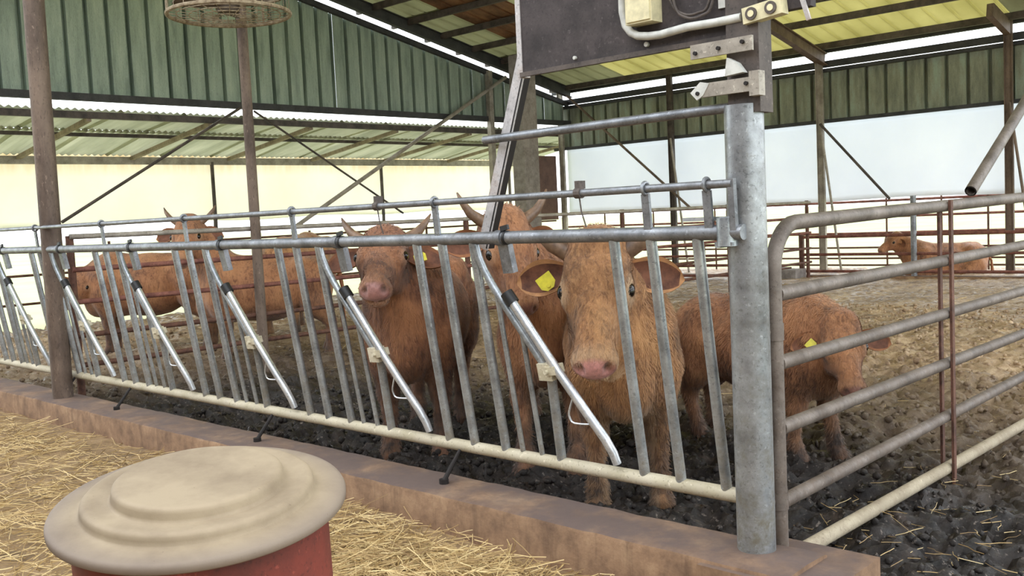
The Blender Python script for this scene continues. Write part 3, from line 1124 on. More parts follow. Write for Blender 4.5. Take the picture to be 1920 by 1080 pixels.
# ---- columns along the back wall and the gable
cl = ['grey steel column in the far corner of the barn', 'grey steel column on the far wall behind the near barrier bars', 'grey steel column on the far wall just right of the big post',
      'dark steel column on the far wall near the right edge', 'dark steel column at the near end of the far wall']
for i, xx in enumerate((-12.15, -9.32, -6.2, -3.12, 0.0)):
    t_ = thing('steel_column', cl[i], 'column', (xx, 13.38, 0.05), 'columns along the far wall')
    b = MB()
    hw = .055
    mt = 'steel_pale' if i < 3 else 'steel_brown'
    for dx in (-hw, hw):
        b.box(xx + dx - .006, xx + dx + .006, 13.40, 13.46, -.05, 4.12)
    b.box(xx - hw, xx + hw, 13.425, 13.435, -.05, 4.12)
    b.build('shaft', M[mt if i != 1 else 'steel_dark'], t_, smooth=False)
    if i:
        MB().tube([(xx + .03, 13.36, 2.85), (xx + .42, 13.30, .0)], .022, 8).build('raking_leg', M[mt], t_, angle=60)
    if i in (2, 3):
        b = MB()
        b.bar((xx, 13.40, 3.98), (xx, 12.6, 4.16), .20, .10, (0, 0, 1))
        b.build('knee_bracket', M['steel_brown'], t_, smooth=False)
t_ = thing('gable_column', 'slim grey steel column under the low end of the gable rafter', 'column', (-11.95, 11.05, 0))
MB().box(-12.0, -11.9, 11.0, 11.11, -.05, 4.35).build('shaft', M['steel_pale'], t_, smooth=False)
o = MB().box(-11.35, -11.05, 11.0, 11.42, -.05, 4.55).build('concrete_column', M['concrete_col'], None, smooth=False, base=(-11.2, 11.2, 0))
tag(o, 'broad grey concrete column beside the far corner', 'column')
o = MB().box(-12.3, -12.2, 12.55, 13.28, 1.35, 2.72).build('brown_panel', M['brown_ply'], None, smooth=False, base=(-12.25, 12.9, 1.35))
tag(o, 'brown board closing the gap beside the far corner column', 'panel')


def brace(a, b_, r, mat, label):
    o = MB().tube([a, b_], r, 8).build('brace_rod', mat, None, angle=60, base=a)
    tag(o, label, 'brace', 'diagonal wall braces')


brace((-11.9, 5.42, 3.36), (-11.9, 2.55, 1.69), .022, M['steel_dark'], 'dark diagonal rod falling to the left behind the thick left pole')
brace((-11.88, 5.65, 3.32), (-11.88, 8.6, 1.62), .018, M['steel_dark'], 'thin diagonal rod falling to the right from the slim pole')
brace((-11.86, 11.45, 4.24), (-11.86, 6.3, 1.49), .036, M['steel_pale'], 'long pale diagonal bar falling left from the far corner')
brace((-11.93, 13.3, 4.05), (-8.85, 13.3, 1.47), .026, M['steel_brown'], 'diagonal rod falling right from the far corner across the white curtain')
brace((-6.15, 13.32, 2.82), (-4.95, 13.32, 1.46), .024, M['steel_dark'], 'short diagonal rod right of the middle column on the far wall')

# ---- control board over the barrier
bd = thing('control_board', 'dark brown board hung high between strut and big post', 'board', (-.48, 0, 2.06))
MB().box(-1.005, .045, -.012, .012, 2.055, 2.80).build('panel', M['board'], bd, smooth=False)
tag(MB().box(-1.02, -.995, -.016, .03, 2.05, 2.80).build('edge_strip', M['strut'], bd, smooth=False), 'pale worn left edge')
MB().box(-1.005, .045, -.022, -.010, 2.05, 2.068).build('lower_batten', M['steel_dark'], bd, smooth=False)
MB().box(.045, .24, -.006, .03, 2.115, 2.80).build('side_board', M['board'], bd, smooth=False)
MB().bar((.17, -.02, 2.30), (.235, -.01, 2.07), .014, .01, (1, 0, 0)).build('stay', M['strut'], bd, smooth=False)
for px, rr in ((-.385, .009), (-.72, .007)):
    MB().tube([(px, -.012, 2.087), (px, -.022, 2.087)], rr, 12).build('bolt', M['white_plastic'], bd)
jb = thing('switch_box', 'cream electrical box on the dark board', 'switch box', (-.37, -.05, 2.15))
MB().box(-.432, -.318, -.075, -.012, 2.155, 2.33).build('housing', M['cream_plastic'], jb, smooth=False)
MB().box(-.425, -.325, -.081, -.075, 2.162, 2.323).build('cover', M['cream_plastic'], jb, smooth=False)
o = MB().tube([(-.473, -.034, 2.45), (-.474, -.034, 2.215), (-.462, -.036, 2.165), (-.437, -.038, 2.135), (-.405, -.04, 2.118), (-.36, -.04, 2.110), (-.31, -.04, 2.107), (-.2, -.036, 2.116), (-.09, -.034, 2.113), (.01, -.034, 2.114)],
              .0145, 14).build('conduit', M['white_plastic'], None, angle=60, base=(-.4, -.034, 2.12))
tag(o, 'white plastic conduit bending along the foot of the dark board', 'conduit')
b = MB()
b.tube(smooth_pts([(-.30, -.026, 2.40), (-.27, -.028, 2.22), (-.22, -.03, 2.165), (-.16, -.03, 2.158), (-.115, -.028, 2.19), (-.085, -.026, 2.40)]), .005, 8)
b.tube(smooth_pts([(-.285, -.03, 2.40), (-.25, -.034, 2.20), (-.20, -.036, 2.148), (-.14, -.036, 2.145), (-.10, -.03, 2.185), (-.07, -.028, 2.40)]), .005, 8)
tag(b.build('looped_cable', M['steel_dark'], None, base=(-.2, -.03, 2.2)), 'grey cable looping down in front of the dark board', 'cable')
o = MB().box(-.085, -.045, -.02, -.012, 2.160, 2.40).build('label_plate', M['white_plastic'], None, smooth=False, base=(-.06, -.016, 2.2))
tag(o, 'small white plate on the dark board above the conduit', 'plate')
so = thing('power_socket', 'cream double socket at the right end of the conduit', 'socket', (.09, -.04, 2.09))
Ms = Matrix.Translation((.095, -.035, 2.118)) @ Matrix.Rotation(math.radians(-6), 4, 'Y')
MB().box(-.07, .07, -.022, .022, -.026, .026, Ms).build('housing', M['cream_plastic'], so, smooth=False)
for dx in (-.036, .034):
    c_ = Ms @ Vector((dx, -.022, 0))
    MB().tube([c_ + Vector((0, .001, 0)), c_ + Vector((0, -.006, 0))], .0205, 18).build('outlet', M['steel_dark'], so)
    MB().tube([c_ + Vector((0, -.004, 0)), c_ + Vector((0, -.008, 0))], .011, 14).build('outlet_core', M['cream_plastic'], so)

# ---- drum with stepped lid
tl = Matrix.Rotation(math.radians(4.5), 4, Vector((rt.x, rt.y, 0)).normalized())
LC = Vector((-.036, -2.052, .986))
DC = LC + (tl @ Vector((0, 0, -.945)))
dr = thing('steel_drum', 'red brown steel drum in front of the kerb', 'drum', DC)
prof = [(0, .015), (.232, .015), (.238, .03), (.238, .30), (.244, .31), (.238, .32), (.238, .60), (.244, .61), (.238, .62), (.238, .90), (.246, .905), (.246, .925), (.238, .93), (0, .93)]
MB().lathe(prof, 56, DC, tl).build('shell', M['drum'], dr, angle=35)
SCL = .93
dl = thing('drum_lid', 'round dusty grey brown lid with two raised steps lying on the red drum', 'lid', LC)
tl2 = Matrix.Rotation(math.radians(7.5), 4, Vector((rt.x, rt.y, 0)).normalized()) @ Matrix.Rotation(math.radians(1.2), 4, Vector((fwd.x, fwd.y, 0)).normalized())
prof = [(0, .047), (.10, .048), (.155, .050), (.163, .0495), (.168, .046), (.1705, .040), (.172, .030), (.174, .024), (.179, .0225), (.205, .0255), (.218, .027), (.226, .0255), (.2305, .021), (.232, .014), (.2335, .006), (.237, .003), (.25, .002),
        (.285, 0), (.294, -.002), (.297, -.008), (.297, -.018), (.292, -.022), (.26, -.022), (0, -.02)]
b = MB()
b.lathe([(r_ * SCL, z_ * SCL) for r_, z_ in prof], 96, (0, 0, 0), tl2)
o = b.build('lid_plate', M['lid'], dl, angle=60, base='local')

# ---- caged fan hanging under the roof
fn = thing('caged_fan', 'round rusty caged fan hanging flat under the roof', 'fan', (-5.15, 1.21, 3.155))
FC = Vector((-5.15, 1.21, 3.155))
ring = lambda r, z, n=48: [FC + Vector((r * math.cos(2 * PI * i / n), r * math.sin(2 * PI * i / n), z)) for i in range(n)]
b = MB()
b.tube(ring(0.462, 0), .016, 8, closed=True)
b.tube(ring(0.462, .17), .014, 8, closed=True)
b.build('rim', M['cage'], fn)
b = MB()
for r in (.12, .21, .30, .39):
    b.tube(ring(r, -.03 * (1 - r / 0.462)), .004, 5, closed=True)
    b.tube(ring(r, .17 + .03 * (1 - r / 0.462)), .004, 5, closed=True)
for k in range(24):
    a = 2 * PI * k / 24
    d_ = Vector((math.cos(a), math.sin(a), 0))
    b.tube([FC + d_ * .08 + Vector((0, 0, -.03)), FC + d_ * 0.462, FC + d_ * 0.462 + Vector((0, 0, .17)), FC + d_ * .08 + Vector((0, 0, .2))], .0032, 5)
b.build('wire_guard', M['cage'], fn)
MB().tube([FC + Vector((0, 0, .02)), FC + Vector((0, 0, .30))], .085, 20).build('motor', M['blade'], fn, angle=50)
for k in range(3):
    a = 2 * PI * k / 3 + .5
    d_ = Vector((math.cos(a), math.sin(a), 0))
    n_ = Vector((-d_.y, d_.x, 0))
    b = MB()
    vs_ = []
    for j, (rr, hw_, tw) in enumerate(((.07, .04, .5), (.2, .085, .42), (.36, .11, .34), (.425, .09, .3))):
        c_ = FC + d_ * rr + Vector((0, 0, .075))
        for s in (-1, 1):
            for dz in (0, .006):
                vs_.append(c_ + n_ * (s * hw_ * math.cos(tw)) + Vector((0, 0, s * hw_ * math.sin(tw) + dz)))
    fs_ = []
    for j in range(3):
        q_ = j * 4
        fs_ += [(q_, q_ + 4, q_ + 6, q_ + 2), (q_ + 1, q_ + 3, q_ + 7, q_ + 5), (q_, q_ + 1, q_ + 5, q_ + 4), (q_ + 2, q_ + 6, q_ + 7, q_ + 3)]
    fs_ += [(0, 2, 3, 1), (12, 13, 15, 14)]
    b.add(vs_, fs_)
    b.build('fan_blade', M['blade'], fn, angle=30)
for k in range(3):
    a = 2 * PI * k / 3 - .12
    p = FC + Vector((0.462 * math.cos(a), 0.462 * math.sin(a), 0))
    MB().tube([p, p + Vector((0, 0, 1.9))], .010, 8).build('hanging_rod', M['cage'], fn)
MB().box(-5.75, -4.55, 1.14, 1.28, 5.0, 5.1).build('hanger_beam', M['steel_brown'], fn, smooth=False)

# ================================================================== CATTLE
def nets(D, org, h):
    ins = D < 0
    nx, ny, nz = D.shape
    cnt = np.zeros((nx - 1, ny - 1, nz - 1), np.int8)
    for i in (0, 1):
        for j in (0, 1):
            for k in (0, 1):
                cnt += ins[i:nx - 1 + i, j:ny - 1 + j, k:nz - 1 + k]
    act = (cnt > 0) & (cnt < 8)
    I = np.argwhere(act)
    ids = np.full(act.shape, -1, np.int64)
    ids[act] = np.arange(len(I))
    acc = np.zeros((len(I), 3))
    num = np.zeros(len(I))
    cr = [(i, j, k) for i in (0, 1) for j in (0, 1) for k in (0, 1)]
    for a in cr:
        for b in cr:
            if sum(b) - sum(a) == 1 and all(y >= x for x, y in zip(a, b)):
                da = D[I[:, 0] + a[0], I[:, 1] + a[1], I[:, 2] + a[2]]
                db = D[I[:, 0] + b[0], I[:, 1] + b[1], I[:, 2] + b[2]]
                mk = (da < 0) != (db < 0)
                t = np.where(mk, da / np.where(mk, da - db, 1), 0)
                acc += mk[:, None] * (np.array(a) + t[:, None] * (np.array(b) - np.array(a)))
                num += mk
    V = org + (I + acc / num[:, None]) * h
    Fs = []
    for ax in range(3):
        o1, o2 = [(1, 2), (2, 0), (0, 1)][ax]
        sl = [slice(1, -1)] * 3
        sl[ax] = slice(0, -1)
        s2 = list(sl)
        s2[ax] = slice(1, None)
        A_, B_ = ins[tuple(sl)], ins[tuple(s2)]
        E_ = np.argwhere(A_ != B_)
        sgn = A_[tuple(E_.T)]
        base = E_.copy()
        for o in (o1, o2):
            base[:, o] += 1
        qd = []
        for d1, d2 in ((-1, -1), (0, -1), (0, 0), (-1, 0)):
            c = base.copy()
            c[:, o1] += d1
            c[:, o2] += d2
            qd.append(ids[c[:, 0], c[:, 1], c[:, 2]])
        qd = np.stack(qd, 1)
        qd[~sgn] = qd[~sgn][:, ::-1]
        Fs.append(qd)
    return V, np.concatenate(Fs)


class Sdf:
    def __init__(self):
        self.p = []

    def cone(self, a, b, r1, r2, k=.05):
        self.p.append(('c', np.array(a, float), np.array(b, float), r1, r2, k, 1))

    def ell(self, c, r, R=None, k=.05, sign=1):
        self.p.append(('e', np.array(c, float), np.array(r, float), R, None, k, sign))

    def field(self, h):
        lo, hi = np.full(3, 9.), np.full(3, -9.)
        for q in self.p:
            if q[6] < 0:
                continue
            if q[0] == 'c':
                r = max(q[3], q[4])
                lo = np.minimum(lo, np.minimum(q[1], q[2]) - r)
                hi = np.maximum(hi, np.maximum(q[1], q[2]) + r)
            else:
                r = q[2] if q[3] is None else np.full(3, q[2].max())
                lo, hi = np.minimum(lo, q[1] - r), np.maximum(hi, q[1] + r)
        lo -= .06
        hi += .06
        n = np.ceil((hi - lo) / h).astype(int) + 1
        D = np.full(n, .3)
        ax = [lo[i] + np.arange(n[i]) * h for i in range(3)]
        for (typ, A, B, r1, r2, k, sg) in self.p:
            pad = k + .04
            if typ == 'c':
                r = max(r1, r2)
                l_, h_ = np.minimum(A, B) - r - pad, np.maximum(A, B) + r + pad
            else:
                r = B if r1 is None else np.full(3, B.max())
                l_, h_ = A - r - pad, A + r + pad
            i0 = np.clip(np.floor((l_ - lo) / h).astype(int), 0, n)
            i1 = np.clip(np.ceil((h_ - lo) / h).astype(int) + 1, 0, n)
            if (i1 <= i0).any():
                continue
            X, Y, Z = np.meshgrid(*[ax[i][i0[i]:i1[i]] for i in range(3)], indexing='ij')
            P = np.stack([X, Y, Z], -1)
            if typ == 'c':
                ab = B - A
                t = np.clip(((P - A) @ ab) / max(ab @ ab, 1e-9), 0, 1)
                d = np.linalg.norm(P - A - t[..., None] * ab, axis=-1) - (r1 + (r2 - r1) * t)
            else:
                Q = P - A
                if r1 is not None:
                    Q = Q @ r1          # columns of r1 are the ellipsoid axes
                k0 = np.linalg.norm(Q / B, axis=-1)
                k1 = np.linalg.norm(Q / (B * B), axis=-1) + 1e-9
                d = k0 * (k0 - 1) / k1
            s = tuple(slice(i0[i], i1[i]) for i in range(3))
            a = D[s]
            if sg > 0:
                hh = np.clip(.5 + .5 * (a - d) / k, 0, 1)
                D[s] = a * (1 - hh) + d * hh - k * hh * (1 - hh)
            else:
                d = -d
                hh = np.clip(.5 - .5 * (a - d) / k, 0, 1)
                D[s] = a * (1 - hh) + d * hh + k * hh * (1 - hh)
        return D, lo


def sstep(x, a, b):
    t = np.clip((x - a) / (b - a), 0, 1)
    return t * t * (3 - 2 * t)


def make_cow(label, root, heading, S, poll, muz, dors, coat, ear, res=.013, horns=None, tags=(), ears=(0, 0), lying=False, W=1.0, group=None,
             step=(0, 0, 0, 0), name='cow', hornmat='horn', calf=False, hair=0):
    cow = thing(name, label, 'calf' if calf else 'cow', root, group or 'cattle in the barn', heading)
    ch, sh = math.cos(heading), math.sin(heading)

    def loc(p):
        x, y, z = p[0] - root[0], p[1] - root[1], p[2] - root[2]
        return np.array([x * ch + y * sh, -x * sh + y * ch, z])

    def dirl(v):
        return np.array([v[0] * ch + v[1] * sh, -v[0] * sh + v[1] * ch, v[2]])
    P0, P1 = loc(poll), loc(muz)
    v = P1 - P0
    L = np.linalg.norm(v)
    v /= L
    if dors is None:
        sv = np.cross(np.array([0, 0, 1.0]), v)
        sv /= np.linalg.norm(sv)
        dv = np.cross(v, sv)
    else:
        dv = dirl(dors)
    dv = dv - v * (dv @ v)
    dv /= np.linalg.norm(dv)
    tt = math.atan2(.075, .515)
    HS = L / math.hypot(.515, .075)
    a = v * math.cos(tt) + dv * math.sin(tt)
    d = dv * math.cos(tt) - v * math.sin(tt)
    s = np.cross(d, a)
    R = np.stack([a, s, d], 1)                      # head axes as columns
    H = lambda A, Sd, Dd: P0 + HS * (a * A + s * Sd + d * Dd)
    f = Sdf()
    zo = -.50 * S if lying else 0.0
    B = lambda x, y, z: np.array([x * S, y * S * W, z * S + zo])
    # trunk
    f.ell(B(.33, 0, .84), np.array([.37, .265 * W, .35]) * S, k=.06)
    f.ell(B(-.05, 0, .82), np.array([.46, .315 * W, .345]) * S, k=.08)
    f.ell(B(-.5, 0, .93), np.array([.30, .245 * W, .25]) * S, k=.08)
    f.cone(B(.46, 0, 1.13), B(-.58, 0, 1.11), .085 * S, .085 * S, k=.10 * S)
    f.ell(B(.57, 0, .66), np.array([.15, .12, .17]) * S, k=.09)
    for sg in (1, -1):
        f.ell(B(.42, .17 * sg, .86), np.array([.17, .10, .28]) * S, k=.07)
        f.cone(B(-.42, .17 * sg, 1.07), B(-.70, .09 * sg, 1.0), .10 * S, .085 * S, k=.08)
        f.ell(B(-.56, .16 * sg, .82), np.array([.19, .105, .26]) * S, k=.07)
    # neck
    f.cone(B(.42, 0, .97), H(.05, 0, -.15), .225 * S, .125 * HS, k=.08)
    f.cone(B(.36, 0, 1.12), H(.0, 0, -.09), .11 * S, .085 * HS, k=.08)
    f.cone(B(.55, 0, .74), H(.16, 0, -.19), .10 * S, .06 * HS, k=.09)
    # legs
    for i, sg in enumerate((1, -1)):
        dx = step[i]
        if lying:
            f.cone(B(.42, .18 * sg, .72), B(.60, .22 * sg, .60), .11 * S, .07 * S)
            f.cone(B(.60, .22 * sg, .60), B(.38, .26 * sg, .56), .06 * S, .045 * S, k=.03)
        else:
            f.cone(B(.45, .165 * sg, .74), B(.42 + dx * .4, .165 * sg, .43), .125 * S, .066 * S, k=.07)
            f.ell(B(.425 + dx * .4, .165 * sg, .42), np.array([.06, .055, .075]) * S, k=.03)
            f.cone(B(.42 + dx * .4, .165 * sg, .42), B(.43 + dx, .165 * sg, .13), .052 * S, .042 * S, k=.03)
            f.ell(B(.435 + dx, .165 * sg, .125), np.array([.055, .052, .055]) * S, k=.03)
            f.cone(B(.445 + dx, .165 * sg, .10), B(.475 + dx, .165 * sg, .035), .048 * S, .062 * S, k=.02)
        dx = step[2 + i]
        if lying:
            f.cone(B(-.5, .2 * sg, .78), B(-.25, .33 * sg, .62), .19 * S, .10 * S)
            f.cone(B(-.25, .33 * sg, .62), B(-.62, .34 * sg, .56), .08 * S, .05 * S, k=.03)
            f.cone(B(-.62, .34 * sg, .55), B(-.3, .40 * sg, .53), .05 * S, .045 * S, k=.03)
        else:
            f.cone(B(-.52, .165 * sg, .86), B(-.54, .185 * sg, .62), .17 * S, .115 * S, k=.07)
            f.cone(B(-.53, .185 * sg, .66), B(-.70 + dx * .6, .165 * sg, .43), .115 * S, .062 * S, k=.06)
            f.cone(B(-.72 + dx * .6, .165 * sg, .45), B(-.68 + dx, .165 * sg, .13), .055 * S, .043 * S, k=.03)
            f.ell(B(-.675 + dx, .165 * sg, .125), np.array([.055, .052, .055]) * S, k=.03)
            f.cone(B(-.665 + dx, .165 * sg, .10), B(-.635 + dx, .165 * sg, .035), .048 * S, .060 * S, k=.02)
    # head
    kh = .035 * HS
    f.ell(H(.10, 0, -.105), np.array([.14, .11, .115]) * HS, R, k=kh)
    for sg in (1, -1):
        f.cone(H(.02, .055 * sg, -.055), H(.17, .068 * sg, -.05), .058 * HS, .056 * HS, k=kh)
        f.ell(H(.195, .094 * sg, -.058), np.array([.06, .036, .044]) * HS, R, k=.025 * HS)
        f.ell(H(.19, .066 * sg, -.155), np.array([.12, .045, .085]) * HS, R, k=.05 * HS)
    f.cone(H(.15, 0, -.085), H(.44, 0, -.072), .094 * HS, .060 * HS, k=.05 * HS)
    f.cone(H(.26, 0, -.052), H(.42, 0, -.045), .050 * HS, .040 * HS, k=.04 * HS)
    f.cone(H(.12, 0, -.175), H(.41, 0, -.128), .078 * HS, .048 * HS, k=.05 * HS)
    f.ell(H(.458, 0, -.078), np.array([.062, .083, .062]) * HS, R, k=.03 * HS)
    f.ell(H(.445, 0, -.137), np.array([.056, .060, .034]) * HS, R, k=.012 * HS)
    f.ell(H(-.005, 0, -.03), np.array([.06, .085, .05]) * HS, R, k=.04 * HS)
    for sg in (1, -1):
        f.ell(H(.512, .049 * sg, -.052), np.array([.030, .019, .027]) * HS, R, k=.008 * HS, sign=-1)
    f.ell(H(.49, 0, -.121), np.array([.05, .075, .0055]) * HS, R, k=.006 * HS, sign=-1)
    D, lo = f.field(res)
    V, Q = nets(D, lo, res)
    # relief of the hair: short waves running down the coat
    rel = (V - P0) @ R / HS                          # head coordinates
    nose = sstep(rel[:, 0], .474, .500) * sstep(rel[:, 2], -.128, -.112) * (np.linalg.norm(V - P0, axis=1) < .8 * HS)
    tq = np.clip((rel[:, 0] - .10) / .38, 0, 1)
    hd3 = np.sqrt((rel[:, 0] - .10 - .38 * tq) ** 2 + rel[:, 1] ** 2 + (rel[:, 2] + .10 - .015 * tq) ** 2)
    near = hd3 < .175 - .05 * tq
    g = np.zeros_like(V)
    gi = np.clip(((V - lo) / res).round().astype(int), 1, np.array(D.shape) - 2)
    for ax in range(3):
        up_ = gi.copy(); up_[:, ax] += 1
        dn_ = gi.copy(); dn_[:, ax] -= 1
        g[:, ax] = D[tuple(up_.T)] - D[tuple(dn_.T)]
    g /= np.linalg.norm(g, axis=1)[:, None] + 1e-9
    amp = np.where(near, .0022, .0065) * (1 - nose)
    nz = fbm(V * np.array([17, 17, 7.0]) + 40, 3) - .5
    V = V + g * (nz * 2 * amp)[:, None]
    pale = np.zeros(len(V))
    ring = sstep(rel[:, 0], .41, .47) * (1 - nose) * near
    pale = np.maximum(pale, ring * (.35 + .5 * sstep(rel[:, 2], -.06, -.11)))
    for sg in (1, -1):
        e_ = np.linalg.norm((rel - np.array([.197, .12 * sg, -.05])) / np.array([1.35, 1, 1]), axis=1)
        pale = np.maximum(pale, (1 - sstep(e_, .022, .058)) * .75)
    pale = np.maximum(pale, .35 * sstep(V[:, 2], .62 * S, .5 * S) * (np.abs(V[:, 1]) < .12) * (not lying))
    dirt = np.maximum(sstep(V[:, 2], .50 * S, .16 * S), .5 * sstep(V[:, 2], .75 * S, .45 * S))  # mud on the legs, plus weaker painted shade on chest and belly
    if lying:
        dirt = .6 * sstep(V[:, 2], .25 * S, .05 * S)
    dirt *= (1 - near)
    for sg in (1, -1):
        e_ = np.linalg.norm((rel - np.array([.505, .049 * sg, -.052])) / np.array([1.1, .75, 1.0]), axis=1)
        dirt = np.maximum(dirt, 1 - sstep(e_, .016, .027))  # same mask also darkens the nostril hollows
    me = bpy.data.meshes.new('body')
    me.from_pydata(V.tolist(), [], Q.tolist())
    at_ = me.color_attributes.new('zones', 'FLOAT_COLOR', 'POINT')
    cc = np.stack([nose * near, pale, dirt, np.ones(len(V))], 1).astype(np.float32)
    at_.data.foreach_set('color', cc.ravel())
    me.materials.append(M[coat])
    me.shade_smooth()
    body = bpy.data.objects.new('body', me)
    COL.objects.link(body)
    body.parent = cow
    if hair:
        add_hair(V, Q, g, cc, a, P0, HS, near, hair, body, coat)
    # eyes
    RM = Matrix([list(r_) for r_ in R])
    for sg in (1, -1):
        MB().ball(H(.197, .1165 * sg, -.046), (.031 * HS, .022 * HS, .025 * HS), 14, 10, RM).build('eye', M['eye'], cow, base='local')
    # ears
    for sg, droop in ((1, ears[0]), (-1, ears[1])):
        e_ = a * (.10 + droop) + s * sg * 1.0 + d * (-.12)
        e_ /= np.linalg.norm(e_)
        n_ = d * .92 + a * .40
        n_ = n_ - e_ * (n_ @ e_)
        n_ /= np.linalg.norm(n_)
        wd = np.cross(n_, e_)
        b0 = H(.085, .098 * sg, -.095)
        Le, We, nu, nv = .215 * HS, .068 * HS, 12, 9
        vs_ = []
        for layer in (0, 1):
            for i in range(nu + 1):
                u = i / nu
                pr_ = (.42 + .58 * math.sin(PI * min(.5, u * .95))) if u < .53 else math.sin(PI * (.5 + (u - .53) / .47 * .5)) ** .62
                pr_ = max(pr_, .04)
                for j in range(nv + 1):
                    vv = -1 + 2 * j / nv
                    cup = .62 * We * (vv * vv - .55) * pr_ * (1 - .45 * u)
                    p = b0 + e_ * (Le * u) + wd * (We * pr_ * vv) + n_ * (cup - .02 * HS * u * u * 1.5 + (0 if layer == 0 else -.010 * HS))
                    vs_.append(p)
        fs_ = []
        st = nv + 1
        off = (nu + 1) * st
        for i in range(nu):
            for j in range(nv):
                k = i * st + j
                fs_ += [(k, k + st, k + st + 1, k + 1), (off + k, off + k + 1, off + k + st + 1, off + k + st)]
        for i in range(nu):
            for j in (0, nv):
                k = i * st + j
                fs_.append((k, off + k, off + k + st, k + st) if j == 0 else (k, k + st, off + k + st, off + k))
        for j in range(nv):
            for i in (0, nu):
                k = i * st + j
                fs_.append((k, k + 1, off + k + 1, off + k) if i == 0 else (k, off + k, off + k + 1, k + 1))
        eo = MB().add(vs_, fs_).build('ear', M[ear], cow, base='local', angle=70)
        eo.data.materials.append(M['ear_in'])
        mi = np.zeros(len(eo.data.polygons), np.int32)
        if len(mi) == len(fs_):
            for i in range(nu):
                for j in range(nv):
                    if 1 <= j < nv - 1 and i < nu - 1:
                        mi[(i * nv + j) * 2] = 1
            eo.data.polygons.foreach_set('material_index', mi)
        if sg in tags:
            c_ = b0 + e_ * (Le * .42) + n_ * (.010 * HS) + a * (.022 * HS)
            T_ = Matrix([[e_[i], wd[i] * 1.0, n_[i], 0] for i in range(3)] + [[0, 0, 0, 1]])
            rot = Matrix.Rotation(math.radians(28), 4, 'Z')
            MM = Matrix.Translation(Vector(c_)) @ T_ @ rot
            b = MB()
            hw = .031 * HS
            b.add([MM @ Vector(p) for p in [(-hw, -hw * .9, 0), (hw, -hw * .9, 0), (hw, hw * .5, 0), (hw * .45, hw * 1.05, 0), (-hw * .45, hw * 1.05, 0), (-hw, hw * .5, 0),
                                           (-hw, -hw * .9, .004), (hw, -hw * .9, .004), (hw, hw * .5, .004), (hw * .45, hw * 1.05, .004), (-hw * .45, hw * 1.05, .004), (-hw, hw * .5, .004)]],
                  [(5, 4, 3, 2, 1, 0), (6, 7, 8, 9, 10, 11)] + [(i, (i + 1) % 6, 6 + (i + 1) % 6, 6 + i) for i in range(6)])
            b.tube([MM @ Vector((0, hw * .6, -.004)), MM @ Vector((0, hw * .6, .011))], .007 * HS, 10)
            tag(b.build('ear_tag', M['tag'], eo, base='local', smooth=False), 'yellow ear tag')
    # horns: points in head coordinates for the left side, mirrored for the right
    if horns:
        for sg in (1, -1):
            pts = [Vector(H(A, Sd * sg, Dd)) for (A, Sd, Dd) in horns[0]]
            MB().tube(pts, [r_ * HS for r_ in horns[1]], 14).build('horn', M[hornmat], cow, base='local', angle=80)
    # tail
    if lying:
        tp = [B(-.78, 0, 1.0), B(-.86, .05, .85), B(-.86, .1, .62)]
        rr = [.03 * S, .022 * S, .03 * S]
    else:
        tp = [B(-.74, 0, 1.07), B(-.835, .0, 1.0), B(-.865, .01, .8), B(-.86, .02, .6), B(-.85, .03, .45), B(-.85, .03, .33)]
        rr = [.034 * S, .028 * S, .02 * S, .018 * S, .034 * S, .012 * S]
    to = MB().tube([Vector(p) for p in tp], rr, 10).build('tail', M[ear], cow, base='local', angle=80)
    return cow


def add_hair(V, Q, g, cc, a, P0, HS, near, n, body, coat):
    """short coat hair lying along the body: thin tapering strips"""
    ar = np.linalg.norm(np.cross(V[Q[:, 2]] - V[Q[:, 0]], V[Q[:, 3]] - V[Q[:, 1]]), axis=1)
    hf = near[Q[:, 0]]
    wgt = ar * np.where(hf, 2.2, 1.0) * (1 - cc[Q[:, 0], 0])
    fi = rng.choice(len(Q), n, p=wgt / wgt.sum())
    bw = rng.dirichlet((1, 1, 1, 1), n)
    P = (V[Q[fi]] * bw[:, :, None]).sum(1)
    N = g[Q[fi, 0]]
    h = near[Q[fi, 0]]
    flow = np.where(h[:, None], a[None] * 1.0, np.array([[-.35, 0, -1.0]]))
    ph = fbm(P * 9, 2)[:, None] - .5
    swirl = np.cross(N, flow) * ph * 2.2
    T = flow + swirl + rng.normal(0, .28, (n, 3))
    T -= N * (T * N).sum(1)[:, None]
    T /= np.linalg.norm(T, axis=1)[:, None] + 1e-9
    Sd = np.cross(N, T)
    Ln = np.where(h, rng.uniform(.010, .020, n), rng.uniform(.018, .042, n))[:, None]
    wd = np.where(h, .0011, .0017)[:, None]
    p0, p1, p2 = P - N * .002, P + T * Ln * .55 + N * Ln * .16, P + T * Ln + N * Ln * .22
    VV = np.stack([p0 - Sd * wd, p0 + Sd * wd, p1 - Sd * wd * .8, p1 + Sd * wd * .8, p2], 1).reshape(-1, 3)
    o = (np.arange(n) * 5)[:, None]
    q4 = o + np.array([[0, 1, 3, 2]])
    t3 = o + np.array([[2, 3, 4]])
    me = bpy.data.meshes.new('coat_hair')
    me.from_pydata(VV.tolist(), [], q4.tolist() + t3.tolist())
    at_ = me.color_attributes.new('zones', 'FLOAT_COLOR', 'POINT')
    at_.data.foreach_set('color', np.repeat(cc[Q[fi, 0]], 5, axis=0).astype(np.float32).ravel())
    me.materials.append(M[coat])
    me.shade_smooth()
    ho = bpy.data.objects.new('coat_hair', me)
    COL.objects.link(ho)
    ho.parent = body
    ho['kind'] = 'stuff'


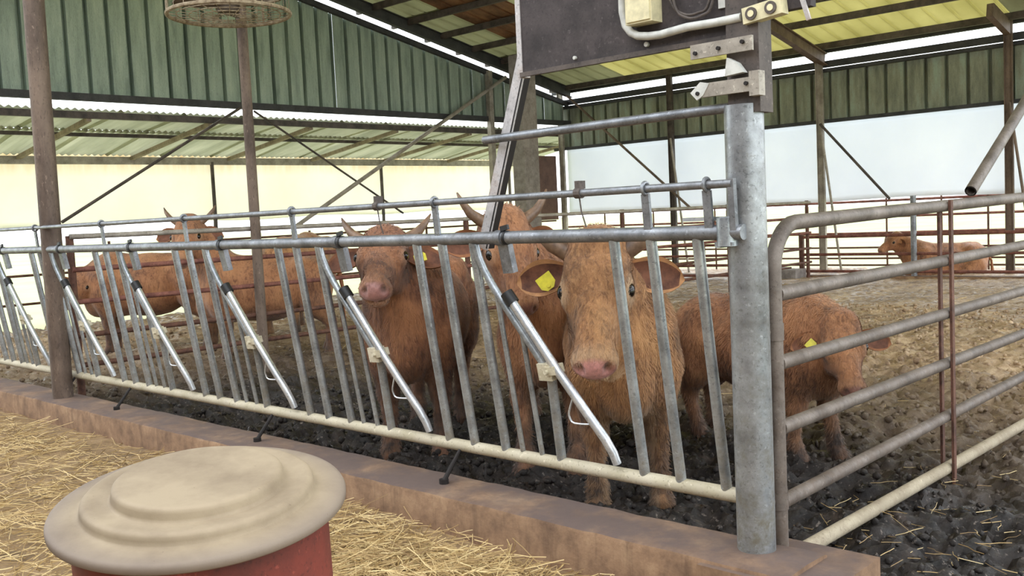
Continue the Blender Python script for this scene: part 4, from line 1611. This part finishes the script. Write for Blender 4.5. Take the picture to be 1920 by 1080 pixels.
CAMV = lambda p: tuple(np.array(CAM) - np.array(p))
H_STUB = ([(.035, .085, -.06), (.01, .125, -.052), (-.005, .165, -.035), (-.012, .195, -.012)], [.036, .034, .030, .017])
H_UP = ([(.02, .08, -.055), (-.005, .125, -.05), (-.035, .175, -.03), (-.085, .215, .0), (-.125, .235, .02)], [.034, .030, .024, .015, .004])
hd_ = math.radians(-50)
fx, fy_ = math.cos(hd_), math.sin(hd_)
GZ = .19

pA = (-.905, .30, 1.385)
make_cow('big tan cow with its head between the bars nearest the post', (-1.107, .70, GZ), hd_, .83, pA, (-.748, .055, .842), None, 'coat_tan', 'ear_tan',
         res=.0105, hair=70000, horns=H_STUB, tags=(-1,), ears=(.02, -.02), W=1.0, step=(0, .03, 0, .1))
p2 = (-2.31, .30, 1.45)
make_cow('red brown horned cow lifting its nose behind the second headlock', (-2.58, .76, GZ), hd_, .92, p2, (-2.02, -.02, 1.145), None, 'coat_red', 'ear_red',
         res=.012, hair=60000, horns=H_UP, tags=(1,), ears=(.1, .1), W=.95, step=(.02, -.04, .05, 0))
p3 = (-1.592, .48, 1.503)
make_cow('brown horned cow standing behind the ear of the big tan cow', (-1.86, 1.05, GZ), hd_, .90, p3, (-1.417, .39, 1.029), None, 'coat_rust', 'ear_rust',
         res=.014, hair=40000, horns=H_UP, ears=(-.05, -.05), W=.88, step=(.22, .16, 0, .08))
make_cow('small rust brown calf seen through the pipe gate, its head lowered', (-.86, 1.62, GZ), math.radians(-10), .68, (-.37, 1.47, .94), (-.235, 1.30, .60), (.55, -.75, .45), 'coat_rust', 'ear_rust',
         res=.0115, hair=40000, tags=(-1,), ears=(.15, .15), W=1.0, step=(.06, -.04, 0, .12), name='calf', calf=True)
p4 = (-7.03, 1.76, 1.62)
make_cow('brown horned cow standing sideways behind the pen divider', (-6.62, 2.28, .16), math.atan2(-.83, -.55), .88, p4, (-6.80, 1.52, 1.18), None, 'coat_rust', 'ear_rust',
         res=.02, horns=H_UP, ears=(.1, .1))
p5 = (-8.72, 1.42, 1.12)
make_cow('brown cow with lowered head at the far left of the next pen', (-8.40, 1.98, .16), math.atan2(-.75, -.65), .92, p5, (-8.55, 1.18, .76), (.6, -.4, .8), 'coat_rust', 'ear_rust', res=.022, ears=(.1, .1))
p6 = (-9.3, 5.0, 1.3)
make_cow('pale tan cow far back in the next pen, only its rump showing', (-8.45, 3.95, .16), math.atan2(.8, -.6), 1.0, p6, (-9.6, 5.35, .95), (-.3, .4, .9), 'coat_tan', 'ear_tan', res=.025)
make_cow('red brown cow lying on the ground beyond the far kerb', (-4.10, 13.35, .10), math.atan2(-.66, -.75), .86, (-4.72, 12.98, .90), (-4.92, 12.76, .60), (-.1, -.6, .7), 'coat_rust', 'ear_rust', res=.022, lying=True, ears=(.0, .0))
